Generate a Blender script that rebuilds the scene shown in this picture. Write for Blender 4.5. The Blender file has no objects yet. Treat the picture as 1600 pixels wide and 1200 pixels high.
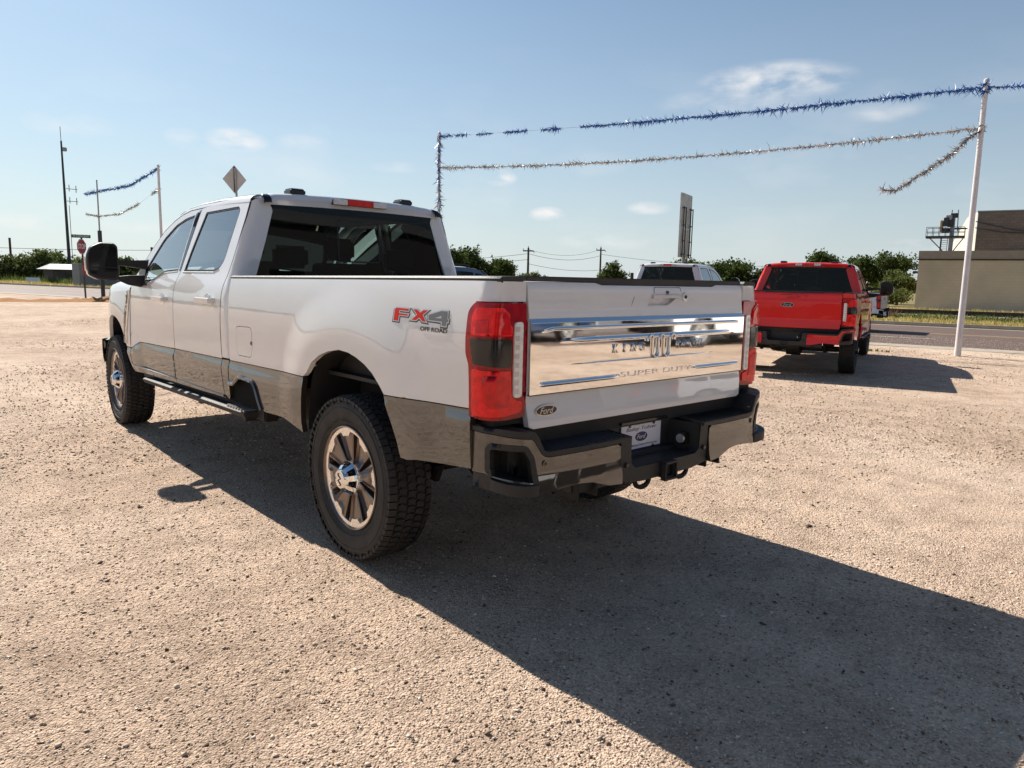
import bpy, bmesh, math, random
import numpy as np
from mathutils import Vector, Matrix
from mathutils.geometry import delaunay_2d_cdt

random.seed(7)
RNG = np.random.default_rng(7)
scene = bpy.context.scene
COL = scene.collection
R = math.radians
PI = math.pi

# ------------------------------------------------------------------ camera
CAM = Vector((-2.827, -3.324, 1.473))
YAW, PITCH, ROLL, FPX = 0.7298, 0.1417, 0.0207, 1145.5
fw = Vector((math.sin(YAW) * math.cos(PITCH), math.cos(YAW) * math.cos(PITCH), -math.sin(PITCH)))
rt0 = Vector((math.cos(YAW), -math.sin(YAW), 0))
up0 = rt0.cross(fw)
rt = rt0 * math.cos(ROLL) + up0 * math.sin(ROLL)
up = up0 * math.cos(ROLL) - rt0 * math.sin(ROLL)
cd = bpy.data.cameras.new('camera')
cam = bpy.data.objects.new('camera', cd)
COL.objects.link(cam)
cam.matrix_world = Matrix(((rt.x, up.x, -fw.x, CAM.x), (rt.y, up.y, -fw.y, CAM.y), (rt.z, up.z, -fw.z, CAM.z), (0, 0, 0, 1)))
cd.sensor_width = 36
cd.lens = FPX / 1600 * 36
cd.clip_end = 3000
cd.clip_start = 0.05
scene.camera = cam
scene.view_settings.view_transform = 'Standard'
scene.view_settings.look = 'None'
scene.view_settings.gamma = 1
scene.view_settings.use_curve_mapping = False
scene.view_settings.exposure = 0.72

# ------------------------------------------------------------------ sky and sun
SUN_EL, SUN_AZ = R(41.2), R(0.0)           # azimuth measured from +Y towards +X
w = bpy.data.worlds.new('World')
scene.world = w
w.use_nodes = True
nt = w.node_tree
for n in list(nt.nodes):
    nt.nodes.remove(n)
N = nt.nodes.new
L = nt.links.new
out = N('ShaderNodeOutputWorld')
bg = N('ShaderNodeBackground')
sky = N('ShaderNodeTexSky')
sky.sky_type = 'NISHITA'
sky.sun_disc = False
sky.sun_elevation = SUN_EL
sky.sun_rotation = SUN_AZ
sky.air_density = 1.0
sky.dust_density = 0.8
sky.ozone_density = 2.0
sky.altitude = 0
bg.inputs['Strength'].default_value = 0.052


def mth(tree, op, a, b=None, c=None, clamp=False):
    m = tree.nodes.new('ShaderNodeMath')
    m.operation = op
    m.use_clamp = clamp
    for i, v in enumerate((a, b, c)):
        if v is None:
            continue
        if isinstance(v, (int, float)):
            m.inputs[i].default_value = v
        else:
            tree.links.new(v, m.inputs[i])
    return m.outputs[0]


tc = N('ShaderNodeTexCoord')
sep = N('ShaderNodeSeparateXYZ')
L(tc.outputs['Generated'], sep.inputs[0])
az = mth(nt, 'ARCTAN2', sep.outputs[0], sep.outputs[1])
el = mth(nt, 'ARCSINE', sep.outputs[2])
cmb = N('ShaderNodeCombineXYZ')
L(az, cmb.inputs[0]); L(mth(nt, 'MULTIPLY', el, 2.2), cmb.inputs[1])
nz = N('ShaderNodeTexNoise'); nz.inputs['Scale'].default_value = 22; nz.inputs['Detail'].default_value = 5
nz.inputs['Roughness'].default_value = 0.52
L(cmb.outputs[0], nz.inputs['Vector'])
nzl = N('ShaderNodeTexNoise'); nzl.inputs['Scale'].default_value = 5; nzl.inputs['Detail'].default_value = 5
L(cmb.outputs[0], nzl.inputs['Vector'])
CLOUDS = [(1.0527, 0.2427, 0.1004, 0.0262, 1.15), (0.3764, 0.1626, 0.0402, 0.0157, 1.3), (0.7097, 0.132, 0.0227, 0.0122, 1.5), (0.772, 0.0865, 0.0262, 0.0113, 1.3), (0.9046, 0.096, 0.0314, 0.0096, 0.9), (1.0071, 0.2219, 0.1048, 0.0192, 0.5), (0.1989, 0.1617, 0.0524, 0.0157, 0.4), (0.8539, 0.0519, 0.0786, 0.0122, 0.5), (0.1379, 0.053, 0.0524, 0.0105, 0.8), (0.3148, 0.1596, 0.0227, 0.014, 0.5), (0.4525, 0.1651, 0.0349, 0.0105, 0.5), (1.1821, 0.2011, 0.0524, 0.0122, 0.5), (1.2287, 0.0483, 0.0524, 0.0105, 0.6), (0.272, 0.053, 0.0611, 0.0087, 0.5), (0.5728, 0.1404, 0.0349, 0.0087, 0.4)]
mask = None
for (a0, e0, wa, we, amp) in CLOUDS:
    da = mth(nt, 'DIVIDE', mth(nt, 'SUBTRACT', az, a0), wa)
    de = mth(nt, 'DIVIDE', mth(nt, 'SUBTRACT', el, e0), we)
    r2 = mth(nt, 'ADD', mth(nt, 'MULTIPLY', da, da), mth(nt, 'MULTIPLY', de, de))
    m = mth(nt, 'MULTIPLY', mth(nt, 'SUBTRACT', 1.0, r2, clamp=True), amp)
    mask = m if mask is None else mth(nt, 'MAXIMUM', mask, m)
nf = mth(nt, 'MULTIPLY', mth(nt, 'SUBTRACT', nz.outputs['Fac'], 0.36), 2.3, clamp=True)
cl = mth(nt, 'MULTIPLY', mask, nf, clamp=True)
wisp = mth(nt, 'MULTIPLY', mth(nt, 'SUBTRACT', nzl.outputs['Fac'], 0.52, clamp=True), 1.2)
band = mth(nt, 'SUBTRACT', 1.0, mth(nt, 'MULTIPLY', mth(nt, 'ABSOLUTE', mth(nt, 'SUBTRACT', el, 0.13)), 6.0), clamp=True)
cl = mth(nt, 'ADD', cl, mth(nt, 'MULTIPLY', wisp, band), clamp=True)
mx = N('ShaderNodeMix'); mx.data_type = 'RGBA'
L(cl, mx.inputs[0])
hz = N('ShaderNodeMix'); hz.data_type = 'RGBA'          # pale summer haze thickening towards the horizon
hf = mth(nt, 'POWER', 2.718, mth(nt, 'MULTIPLY', mth(nt, 'MAXIMUM', el, 0.0), -4.6))
L(mth(nt, 'MULTIPLY', hf, 0.90, clamp=True), hz.inputs[0])
sg_ = N('ShaderNodeVectorMath'); sg_.operation = 'MULTIPLY'; sg_.inputs[1].default_value = (0.81, 1.04, 1.15)
L(sky.outputs[0], sg_.inputs[0]); L(sg_.outputs[0], hz.inputs[6])
sunw = mth(nt, 'ADD', 0.5, mth(nt, 'MULTIPLY', mth(nt, 'COSINE', mth(nt, 'SUBTRACT', az, SUN_AZ)), 0.5))
hc = N('ShaderNodeMix'); hc.data_type = 'RGBA'
L(sunw, hc.inputs[0]); hc.inputs[6].default_value = (4.9, 5.4, 6.0, 1); hc.inputs[7].default_value = (9.2, 10.0, 10.2, 1)
L(hc.outputs[2], hz.inputs[7])
L(hz.outputs[2], mx.inputs[6])
mx.inputs[7].default_value = (11.5, 11.2, 11.0, 1)
L(mx.outputs[2], bg.inputs['Color'])
L(bg.outputs[0], out.inputs[0])

sd = bpy.data.lights.new('sun', 'SUN')
sd.energy = 5.0
sd.angle = R(0.5)
sd.color = (1.0, 0.94, 0.85)
sun = bpy.data.objects.new('sun', sd)
COL.objects.link(sun)
sdir = Vector((math.sin(SUN_AZ) * math.cos(SUN_EL), math.cos(SUN_AZ) * math.cos(SUN_EL), math.sin(SUN_EL)))
sun.rotation_euler = sdir.to_track_quat('Z', 'Y').to_euler()
sun.location = (0, 0, 30)


# ------------------------------------------------------------------ helpers: materials
def newmat(name):
    m = bpy.data.materials.new(name)
    m.use_nodes = True
    t = m.node_tree
    return m, t, t.nodes['Principled BSDF']


def pbr(name, col, rough=0.5, metal=0.0, coat=0.0, coat_rough=0.03, var=0.0, vscale=8.0, bump=0.0, bscale=60.0, spec=0.5, rvar=0.0):
    m, t, b = newmat(name)
    b.inputs['Base Color'].default_value = (*col, 1)
    b.inputs['Roughness'].default_value = rough
    b.inputs['Metallic'].default_value = metal
    b.inputs['Coat Weight'].default_value = coat
    b.inputs['Coat Roughness'].default_value = coat_rough
    b.inputs['Specular IOR Level'].default_value = spec
    if var or rvar or bump:
        co = t.nodes.new('ShaderNodeTexCoord')
    if var or rvar:
        nn = t.nodes.new('ShaderNodeTexNoise')
        nn.inputs['Scale'].default_value = vscale
        nn.inputs['Detail'].default_value = 6
        t.links.new(co.outputs['Object'], nn.inputs['Vector'])
    if var:
        mr = t.nodes.new('ShaderNodeMapRange')
        mr.inputs[1].default_value = 0.3; mr.inputs[2].default_value = 0.7
        mr.inputs[3].default_value = 1 - var; mr.inputs[4].default_value = 1 + var
        t.links.new(nn.outputs['Fac'], mr.inputs[0])
        mm = t.nodes.new('ShaderNodeVectorMath'); mm.operation = 'SCALE'
        mm.inputs[0].default_value = col
        t.links.new(mr.outputs[0], mm.inputs['Scale'])
        t.links.new(mm.outputs[0], b.inputs['Base Color'])
    if rvar:
        mr = t.nodes.new('ShaderNodeMapRange')
        mr.inputs[1].default_value = 0.3; mr.inputs[2].default_value = 0.7
        mr.inputs[3].default_value = max(0.0, rough - rvar); mr.inputs[4].default_value = rough + rvar
        t.links.new(nn.outputs['Fac'], mr.inputs[0])
        t.links.new(mr.outputs[0], b.inputs['Roughness'])
    if bump:
        nb = t.nodes.new('ShaderNodeTexNoise'); nb.inputs['Scale'].default_value = bscale; nb.inputs['Detail'].default_value = 4
        t.links.new(co.outputs['Object'], nb.inputs['Vector'])
        bp = t.nodes.new('ShaderNodeBump'); bp.inputs['Strength'].default_value = bump; bp.inputs['Distance'].default_value = 0.01
        t.links.new(nb.outputs['Fac'], bp.inputs['Height'])
        t.links.new(bp.outputs[0], b.inputs['Normal'])
    return m


def carpaint(name, col, metal=0.0, rough=0.4, dust=0.12, cior=1.5):
    """base coat under a glossy clear coat, with fine road dust gathering low down and a few specks"""
    m, t, b = newmat(name)
    co = t.nodes.new('ShaderNodeTexCoord')
    n1 = t.nodes.new('ShaderNodeTexNoise'); n1.inputs['Scale'].default_value = 3.0; n1.inputs['Detail'].default_value = 8
    n2 = t.nodes.new('ShaderNodeTexNoise'); n2.inputs['Scale'].default_value = 160; n2.inputs['Detail'].default_value = 2
    t.links.new(co.outputs['Object'], n1.inputs['Vector']); t.links.new(co.outputs['Object'], n2.inputs['Vector'])
    sp = mth(t, 'MULTIPLY', mth(t, 'SUBTRACT', n2.outputs['Fac'], 0.735, clamp=True), 14, clamp=True)
    soft = mth(t, 'MULTIPLY', mth(t, 'SUBTRACT', n1.outputs['Fac'], 0.38, clamp=True), dust)
    fac = mth(t, 'MAXIMUM', soft, mth(t, 'MULTIPLY', sp, 0.45))
    mix = t.nodes.new('ShaderNodeMix'); mix.data_type = 'RGBA'
    mix.inputs[6].default_value = (*col, 1); mix.inputs[7].default_value = (0.30, 0.24, 0.19, 1)
    t.links.new(fac, mix.inputs[0]); t.links.new(mix.outputs[2], b.inputs['Base Color'])
    b.inputs['Roughness'].default_value = rough
    b.inputs['Metallic'].default_value = metal
    b.inputs['Coat Weight'].default_value = 1.0
    b.inputs['Coat IOR'].default_value = cior
    cr = mth(t, 'ADD', 0.018, mth(t, 'MULTIPLY', fac, 0.15))
    t.links.new(cr, b.inputs['Coat Roughness'])
    b.inputs['Specular IOR Level'].default_value = 0.3
    nb = t.nodes.new('ShaderNodeTexNoise'); nb.inputs['Scale'].default_value = 7; nb.inputs['Detail'].default_value = 1
    t.links.new(co.outputs['Object'], nb.inputs['Vector'])
    bp = t.nodes.new('ShaderNodeBump'); bp.inputs['Strength'].default_value = 0.035; bp.inputs['Distance'].default_value = 0.01
    t.links.new(nb.outputs['Fac'], bp.inputs['Height'])
    t.links.new(bp.outputs[0], b.inputs['Coat Normal'])
    return m


def glassmat(name, tint, refl=1.0):
    m, t, b = newmat(name)
    t.nodes.remove(b)
    o = t.nodes['Material Output']
    tr = t.nodes.new('ShaderNodeBsdfTransparent'); tr.inputs[0].default_value = (*tint, 1)
    gl = t.nodes.new('ShaderNodeBsdfGlossy'); gl.inputs['Roughness'].default_value = 0.015
    fr = t.nodes.new('ShaderNodeFresnel'); fr.inputs[0].default_value = 1.55
    ms = t.nodes.new('ShaderNodeMixShader')
    t.links.new(mth(t, 'MULTIPLY', fr.outputs[0], 1.5 * refl, clamp=True), ms.inputs[0])
    t.links.new(tr.outputs[0], ms.inputs[1]); t.links.new(gl.outputs[0], ms.inputs[2])
    t.links.new(ms.outputs[0], o.inputs[0])
    return m


M = {}
M['white'] = carpaint('white_paint', (0.78, 0.765, 0.745), cior=1.6)
M['white2'] = carpaint('plain_white_paint', (0.78, 0.78, 0.78))
M['brown'] = carpaint('stone_brown_paint', (0.020, 0.0145, 0.0095), metal=0.0, rough=0.5, dust=0.05, cior=1.92)
M['red'] = carpaint('race_red_paint', (0.72, 0.008, 0.005), dust=0.05, cior=1.42)
M['blue'] = carpaint('dark_blue_paint', (0.02, 0.05, 0.12), metal=0.4)
M['plastic'] = pbr('black_textured_plastic', (0.022, 0.021, 0.020), 0.52, bump=0.25, bscale=400, var=0.15, vscale=5)
M['gloss'] = pbr('gloss_black', (0.006, 0.006, 0.007), 0.12, coat=0.2)
M['rubber'] = pbr('tyre_rubber', (0.028, 0.026, 0.024), 0.72, var=0.35, vscale=14, bump=0.15, bscale=120)
M['dark'] = pbr('underbody_dark', (0.014, 0.013, 0.012), 0.7, var=0.3, vscale=6)
M['cabin'] = pbr('cabin_trim', (0.014, 0.014, 0.015), 0.75, bump=0.1, bscale=200)
M['leather'] = pbr('seat_leather', (0.018, 0.013, 0.011), 0.6, bump=0.2, bscale=150)
M['seal'] = pbr('window_seal', (0.01, 0.01, 0.01), 0.45)
M['chrome'] = pbr('chrome', (0.88, 0.87, 0.86), 0.032, metal=1.0, rvar=0.012, vscale=30)
M['silver'] = pbr('silver_trim', (0.55, 0.54, 0.52), 0.3, metal=0.7)
M['void'] = pbr('unlit_hollow', (0.005, 0.005, 0.005), 0.8, spec=0.1)  # shade inside the step pocket put into a near-black colour
M['mirrorglass'] = pbr('mirror_glass', (0.004, 0.004, 0.005), 0.05, spec=0.25)
M['machined'] = pbr('machined_aluminium', (0.92, 0.89, 0.86), 0.20, metal=0.95, rvar=0.05, vscale=20)
M['bronze'] = pbr('bronze_wheel_paint', (0.19, 0.14, 0.11), 0.3, metal=0.7, coat=0.7)
M['blackrim'] = pbr('black_wheel_paint', (0.02, 0.02, 0.02), 0.3, coat=0.6)
M['lens'] = pbr('red_lens', (0.72, 0.006, 0.008), 0.12, coat=0.35, spec=0.25, var=0.25, vscale=25)
M['lens_bright'] = pbr('bright_red_lens', (0.95, 0.012, 0.010), 0.15, coat=0.35, spec=0.25, var=0.2, vscale=40, bump=0.25, bscale=300)
M['lens_deep'] = pbr('deep_red_lens', (0.36, 0.004, 0.006), 0.1, coat=0.35, spec=0.25, var=0.3, vscale=30)
M['lens_clear'] = pbr('clear_lens', (0.86, 0.82, 0.78), 0.12, coat=1.0, var=0.12, vscale=60, bump=0.3, bscale=260)
M['amber'] = pbr('amber_lens', (0.7, 0.25, 0.03), 0.2, coat=1.0)
M['badge_red'] = pbr('badge_red', (0.72, 0.02, 0.012), 0.45, spec=.2)
M['badge_grey'] = pbr('badge_grey', (0.13, 0.13, 0.14), 0.4, coat=0.4)
M['badge_black'] = pbr('badge_black', (0.008, 0.008, 0.01), 0.3, coat=0.5)
M['oval'] = pbr('oval_dark', (0.005, 0.006, 0.012), 0.35, coat=0.2)
M['ovalblue'] = pbr('oval_print_blue', (0.02, 0.018, 0.10), 0.4)
M['plate'] = pbr('plate_white', (0.72, 0.71, 0.76), 0.4)
M['navy'] = pbr('plate_navy', (0.012, 0.02, 0.09), 0.4)
M['printw'] = pbr('print_white', (0.8, 0.8, 0.8), 0.5)
M['glass'] = glassmat('side_glass', (0.72, 0.84, 0.83), 1.6)
M['privacy'] = glassmat('privacy_glass', (0.20, 0.28, 0.27), 0.30)
M['shield'] = glassmat('windshield_glass', (0.70, 0.80, 0.76))


# ------------------------------------------------------------------ helpers: meshes and objects
def link(name, me, parent=None, mat=None):
    o = bpy.data.objects.new(name, me)
    COL.objects.link(o)
    if parent is not None:
        o.parent = parent
    if mat is not None and me is not None and len(me.materials) == 0:
        me.materials.append(M[mat] if isinstance(mat, str) else mat)
    return o


def tag(o, label=None, cat=None, group=None, kind=None):
    if label: o['label'] = label
    if cat: o['category'] = cat
    if group: o['group'] = group
    if kind: o['kind'] = kind
    return o


def empty(name, loc=(0, 0, 0), rz=0.0, parent=None):
    o = bpy.data.objects.new(name, None)
    COL.objects.link(o)
    o.empty_display_size = 0.3
    o.location = loc
    o.rotation_euler = (0, 0, rz)
    if parent is not None:
        o.parent = parent
    return o


def autosmooth(me, angle=35):
    bm = bmesh.new(); bm.from_mesh(me)
    ca = math.radians(angle)
    for f in bm.faces: f.smooth = True
    for e in bm.edges:
        e.smooth = not (len(e.link_faces) != 2 or e.calc_face_angle(0) > ca)
    bm.to_mesh(me); bm.free()


class MB:
    def __init__(s): s.v = []; s.f = []

    def add(s, vs, fs, mat=None):
        n = len(s.v)
        if mat is not None: vs = [tuple(mat @ Vector(p)) for p in vs]
        s.v += [tuple(p) for p in vs]
        s.f += [tuple(n + i for i in f) for f in fs]
        return s

    def box(s, x0, x1, y0, y1, z0, z1, mat=None):
        return s.add([(x0, y0, z0), (x1, y0, z0), (x1, y1, z0), (x0, y1, z0), (x0, y0, z1), (x1, y0, z1), (x1, y1, z1), (x0, y1, z1)],
                     [(3, 2, 1, 0), (4, 5, 6, 7), (0, 1, 5, 4), (1, 2, 6, 5), (2, 3, 7, 6), (3, 0, 4, 7)], mat)

    def tube(s, pts, rad, n=8, cap=True, mat=None):
        pts = [Vector(p) for p in pts]
        rad = [rad] * len(pts) if isinstance(rad, (int, float)) else rad
        vs = []; prev = None
        for i, p in enumerate(pts):
            d = (pts[min(i + 1, len(pts) - 1)] - pts[max(i - 1, 0)]).normalized()
            if prev is None:
                a = Vector((0, 0, 1)) if abs(d.z) < 0.9 else Vector((1, 0, 0))
                u = d.cross(a).normalized()
            else:
                u = (prev - d * prev.dot(d)).normalized()
            prev = u; v = d.cross(u)
            for k in range(n):
                t = 2 * PI * k / n
                vs.append(p + (u * math.cos(t) + v * math.sin(t)) * rad[i])
        fs = []
        for i in range(len(pts) - 1):
            for k in range(n):
                fs.append((i * n + k, i * n + (k + 1) % n, (i + 1) * n + (k + 1) % n, (i + 1) * n + k))
        if cap:
            fs.append(tuple(reversed(range(n)))); fs.append(tuple(range((len(pts) - 1) * n, len(pts) * n)))
        return s.add(vs, fs, mat)

    def loft(s, secs, closed=False, cap=False, mat=None):
        n = len(secs[0]); vs = [p for q in secs for p in q]; fs = []
        for i in range(len(secs) - 1):
            for k in range(n if closed else n - 1):
                fs.append((i * n + k, i * n + (k + 1) % n, (i + 1) * n + (k + 1) % n, (i + 1) * n + k))
        if cap:
            fs.append(tuple(reversed(range(n)))); fs.append(tuple(range((len(secs) - 1) * n, len(secs) * n)))
        return s.add(vs, fs, mat)

    def prism(s, poly, axis, a, b, mat=None):
        """extrude a 2-D polygon along axis from a to b"""
        def P(p, t):
            return {'x': (t, p[0], p[1]), 'y': (p[0], t, p[1]), 'z': (p[0], p[1], t)}[axis]
        n = len(poly)
        vs = [P(p, a) for p in poly] + [P(p, b) for p in poly]
        fs = [tuple(range(n)), tuple(reversed(range(n, 2 * n)))] + [(i, i + n, (i + 1) % n + n, (i + 1) % n) for i in range(n)]
        return s.add(vs, fs, mat)

    def revolve(s, prof, n=48, axis='x', mat=None):
        """profile of (axial, radius) turned about the axis"""
        vs = []
        for (a, r) in prof:
            for k in range(n):
                t = 2 * PI * k / n
                c, q = r * math.cos(t), r * math.sin(t)
                vs.append({'x': (a, c, q), 'y': (c, a, q), 'z': (c, q, a)}[axis])
        fs = []
        for i in range(len(prof) - 1):
            for k in range(n):
                fs.append((i * n + k, i * n + (k + 1) % n, (i + 1) * n + (k + 1) % n, (i + 1) * n + k))
        return s.add(vs, fs, mat)

    def mesh(s, name, bevel=0.0, angle=35, segs=2, flipx=False):
        me = bpy.data.meshes.new(name)
        vs = s.v
        if flipx: vs = [(-p[0], p[1], p[2]) for p in vs]
        me.from_pydata(vs, [], s.f)
        bm = bmesh.new(); bm.from_mesh(me)
        bmesh.ops.remove_doubles(bm, verts=bm.verts, dist=1e-5)
        bmesh.ops.recalc_face_normals(bm, faces=bm.faces)
        if bevel:
            es = [e for e in bm.edges if len(e.link_faces) == 2 and e.calc_face_angle(0) > 0.5]
            bmesh.ops.bevel(bm, geom=es, offset=bevel, segments=segs, affect='EDGES', clamp_overlap=True)
        bm.to_mesh(me); bm.free()
        if angle: autosmooth(me, angle)
        return me

    def build(s, name, mat, parent=None, **k):
        return link(name, s.mesh(name, **k), parent, mat)


def densify(P, step, closed=True):
    out_ = []
    n = len(P)
    for i in range(n if closed else n - 1):
        a = np.array(P[i], float); b = np.array(P[(i + 1) % n], float)
        k = max(1, int(np.ceil(np.hypot(*(b - a)) / step)))
        for j in range(k): out_.append(tuple(a + (b - a) * j / k))
    if not closed: out_.append(tuple(P[-1]))
    return out_


def inpoly(pts, poly):
    pts = np.asarray(pts); poly = np.asarray(poly)
    x, y = pts[:, 0], pts[:, 1]
    ins = np.zeros(len(pts), bool)
    j = len(poly) - 1
    for i in range(len(poly)):
        xi, yi = poly[i]; xj, yj = poly[j]
        c = ((yi > y) != (yj > y)) & (x < (xj - xi) * (y - yi) / ((yj - yi) if abs(yj - yi) > 1e-12 else 1e-12) + xi)
        ins ^= c
        j = i
    return ins


def rounded(poly, r, seg=4, closed=True):
    """round the corners of a polygon; r a number or one per vertex"""
    n = len(poly); o = []
    rr = [r] * n if isinstance(r, (int, float)) else r
    for i in range(n):
        p = np.array(poly[i], float)
        if rr[i] <= 0 or (not closed and i in (0, n - 1)):
            o.append(tuple(p)); continue
        a = np.array(poly[i - 1], float) - p; b = np.array(poly[(i + 1) % n], float) - p
        la, lb = np.hypot(*a), np.hypot(*b)
        d = min(rr[i], la * .45, lb * .45)
        A = p + a / la * d; B = p + b / lb * d
        for k in range(seg + 1):
            t = k / seg
            o.append(tuple((1 - t) ** 2 * A + 2 * t * (1 - t) * p + t * t * B))
    return o


def sheet(name, outline, fmap, mat, parent, holes=(), grid=0.06, rim=0.018, side=-1, outref=None, edge=None):
    """a curved panel: 2-D outline with holes, mapped by fmap(u, v) -> xyz arrays for the LEFT side (x<0 when side=-1),
    exact surface normals, edges folded inwards by rim"""
    edge = edge or grid * 0.5
    O = densify(outline, edge); H = [densify(h, edge) for h in holes]
    pts = list(O); E = [(i, (i + 1) % len(O)) for i in range(len(O))]
    for h in H:
        n = len(pts); pts += h
        E += [(n + i, n + (i + 1) % len(h)) for i in range(len(h))]
    A = np.array(O); bp = np.array(pts)
    xs = np.arange(A[:, 0].min() + grid / 2, A[:, 0].max(), grid); ys = np.arange(A[:, 1].min() + grid / 2, A[:, 1].max(), grid)
    if len(xs) and len(ys):
        G = np.array([(x + (grid / 2 if j % 2 else 0), y) for j, y in enumerate(ys) for x in xs])
        k = inpoly(G, A)
        for h in H: k &= ~inpoly(G, h)
        G = G[k]
        if len(G):
            d = np.sqrt(((G[:, None, :] - bp[None, :, :]) ** 2).sum(2)).min(1)
            G = G[d > grid * 0.3]
            pts += [tuple(g) for g in G]
    r = delaunay_2d_cdt([Vector(p) for p in pts], E, [], 0, 1e-6)
    V2 = np.array([tuple(v) for v in r[0]]); T = np.array([f for f in r[2]])
    cen = V2[T].mean(1)
    k = inpoly(cen, A)
    for h in H: k &= ~inpoly(cen, h)
    T = T[k]
    u, v = V2[:, 0], V2[:, 1]

    def F(u_, v_):
        x, y, z = fmap(u_, v_)
        return np.stack([np.broadcast_to(x, u_.shape), np.broadcast_to(y, u_.shape), np.broadcast_to(z, u_.shape)], 1).astype(float)
    h_ = 1.5e-3
    P = F(u, v)
    Nn = np.cross(F(u + h_, v) - F(u - h_, v), F(u, v + h_) - F(u, v - h_))
    Nn /= np.linalg.norm(Nn, axis=1, keepdims=True) + 1e-12
    ref = np.array(outref if outref is not None else (-1, -.25, .1))
    sg = np.sign(Nn @ ref); Nn *= (1 if sg.sum() >= 0 else -1)
    if side == 1: P[:, 0] *= -1; Nn[:, 0] *= -1
    gn = np.cross(P[T[:, 1]] - P[T[:, 0]], P[T[:, 2]] - P[T[:, 0]])
    fl = (gn * Nn[T].mean(1)).sum(1) < 0
    T[fl] = T[fl][:, ::-1]
    faces = [tuple(int(q) for q in t) for t in T]
    ln = [Nn[t] for t in T]
    Vv = [P]
    nv = len(P)
    if rim:
        cnt = {}
        for t in faces:
            for i in range(3):
                a, b = t[i], t[(i + 1) % 3]
                cnt[(a, b)] = cnt.get((a, b), 0) + 1
        be = [(a, b) for (a, b) in cnt if (b, a) not in cnt]
        vm = {}
        add = []
        for a, b in be:
            for q in (a, b):
                if q not in vm:
                    vm[q] = nv + len(add); add.append(P[q] - Nn[q] * rim)
        if add: Vv.append(np.array(add))
        Pall = np.concatenate(Vv)
        for a, b in be:
            f = (b, a, vm[a], vm[b])
            nn = np.cross(Pall[a] - Pall[b], Pall[vm[a]] - Pall[a])
            nn /= np.linalg.norm(nn) + 1e-12
            faces.append(f); ln.append(np.array([nn] * 4))
    Pall = np.concatenate(Vv)
    me = bpy.data.meshes.new(name)
    me.from_pydata([tuple(p) for p in Pall], [], faces)
    me.polygons.foreach_set('use_smooth', [True] * len(me.polygons))
    me.normals_split_custom_set([tuple(q) for a in ln for q in a])
    me.update()
    return link(name, me, parent, mat)


_tc = {}


def text_mesh(body, size, extrude, shear=0.0, bevel=0.0, offset=0.0, xs=1.0):
    key = (body, size, extrude, shear, bevel, offset, xs)
    if key in _tc: return _tc[key].copy()
    c = bpy.data.curves.new('txt', 'FONT')
    c.body = body; c.size = size; c.extrude = extrude; c.shear = shear
    c.align_x = 'CENTER'; c.align_y = 'CENTER'; c.bevel_depth = bevel; c.offset = offset
    c.resolution_u = 3
    o = bpy.data.objects.new('txt', c); COL.objects.link(o)
    dg = bpy.context.evaluated_depsgraph_get()
    me = bpy.data.meshes.new_from_object(o.evaluated_get(dg))
    bpy.data.objects.remove(o); bpy.data.curves.remove(c)
    if xs != 1.0:
        for vtx in me.vertices: vtx.co.x *= xs
    _tc[key] = me
    return me.copy()


def put_text(name, body, size, mat, parent, origin, right, upv, extrude=0.001, width=None, **k):
    """lettering whose reading direction is right, standing along upv"""
    me = text_mesh(body, size, extrude, **k)
    if width:
        xx = [v.co.x for v in me.vertices]
        s_ = width / (max(xx) - min(xx)); mid = (max(xx) + min(xx)) / 2
        for v in me.vertices: v.co.x = (v.co.x - mid) * s_
    r_, u_ = Vector(right).normalized(), Vector(upv).normalized()
    n_ = r_.cross(u_)
    mt = Matrix(((r_.x, u_.x, n_.x, origin[0]), (r_.y, u_.y, n_.y, origin[1]), (r_.z, u_.z, n_.z, origin[2]), (0, 0, 0, 1)))
    me.transform(mt)
    me.materials.clear()
    return link(name, me, parent, mat)


def offset_poly(P, d):
    P = np.array(P, float); n = len(P); o = []
    area = 0.5 * sum(P[i][0] * P[(i + 1) % n][1] - P[(i + 1) % n][0] * P[i][1] for i in range(n))
    s_ = 1 if area > 0 else -1
    for i in range(n):
        a = P[i] - P[i - 1]; b = P[(i + 1) % n] - P[i]
        a /= np.hypot(*a); b /= np.hypot(*b)
        na = np.array([a[1], -a[0]]) * s_; nb = np.array([b[1], -b[0]]) * s_
        m = na + nb; l = m @ m
        m = m / max(l / 2, 0.35)
        o.append(tuple(P[i] + m * d))
    return o


def copy_tree(o, parent=None):
    c = o.copy(); COL.objects.link(c); c.parent = parent
    for ch in list(o.children): copy_tree(ch, c)
    return c

# ------------------------------------------------------------------ the pickup: body surface
def smooth_table(kn, lo=0.4, hi=2.2, win=0.035):
    z = np.arange(lo, hi, 0.004)
    v = np.interp(z, [k[0] for k in kn], [k[1] for k in kn])
    k = np.ones(int(win / 0.004) * 2 + 1); k /= k.sum()
    for _ in range(2): v = np.convolve(np.pad(v, len(k) // 2, mode='edge'), k, 'valid')
    return z, v


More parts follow.
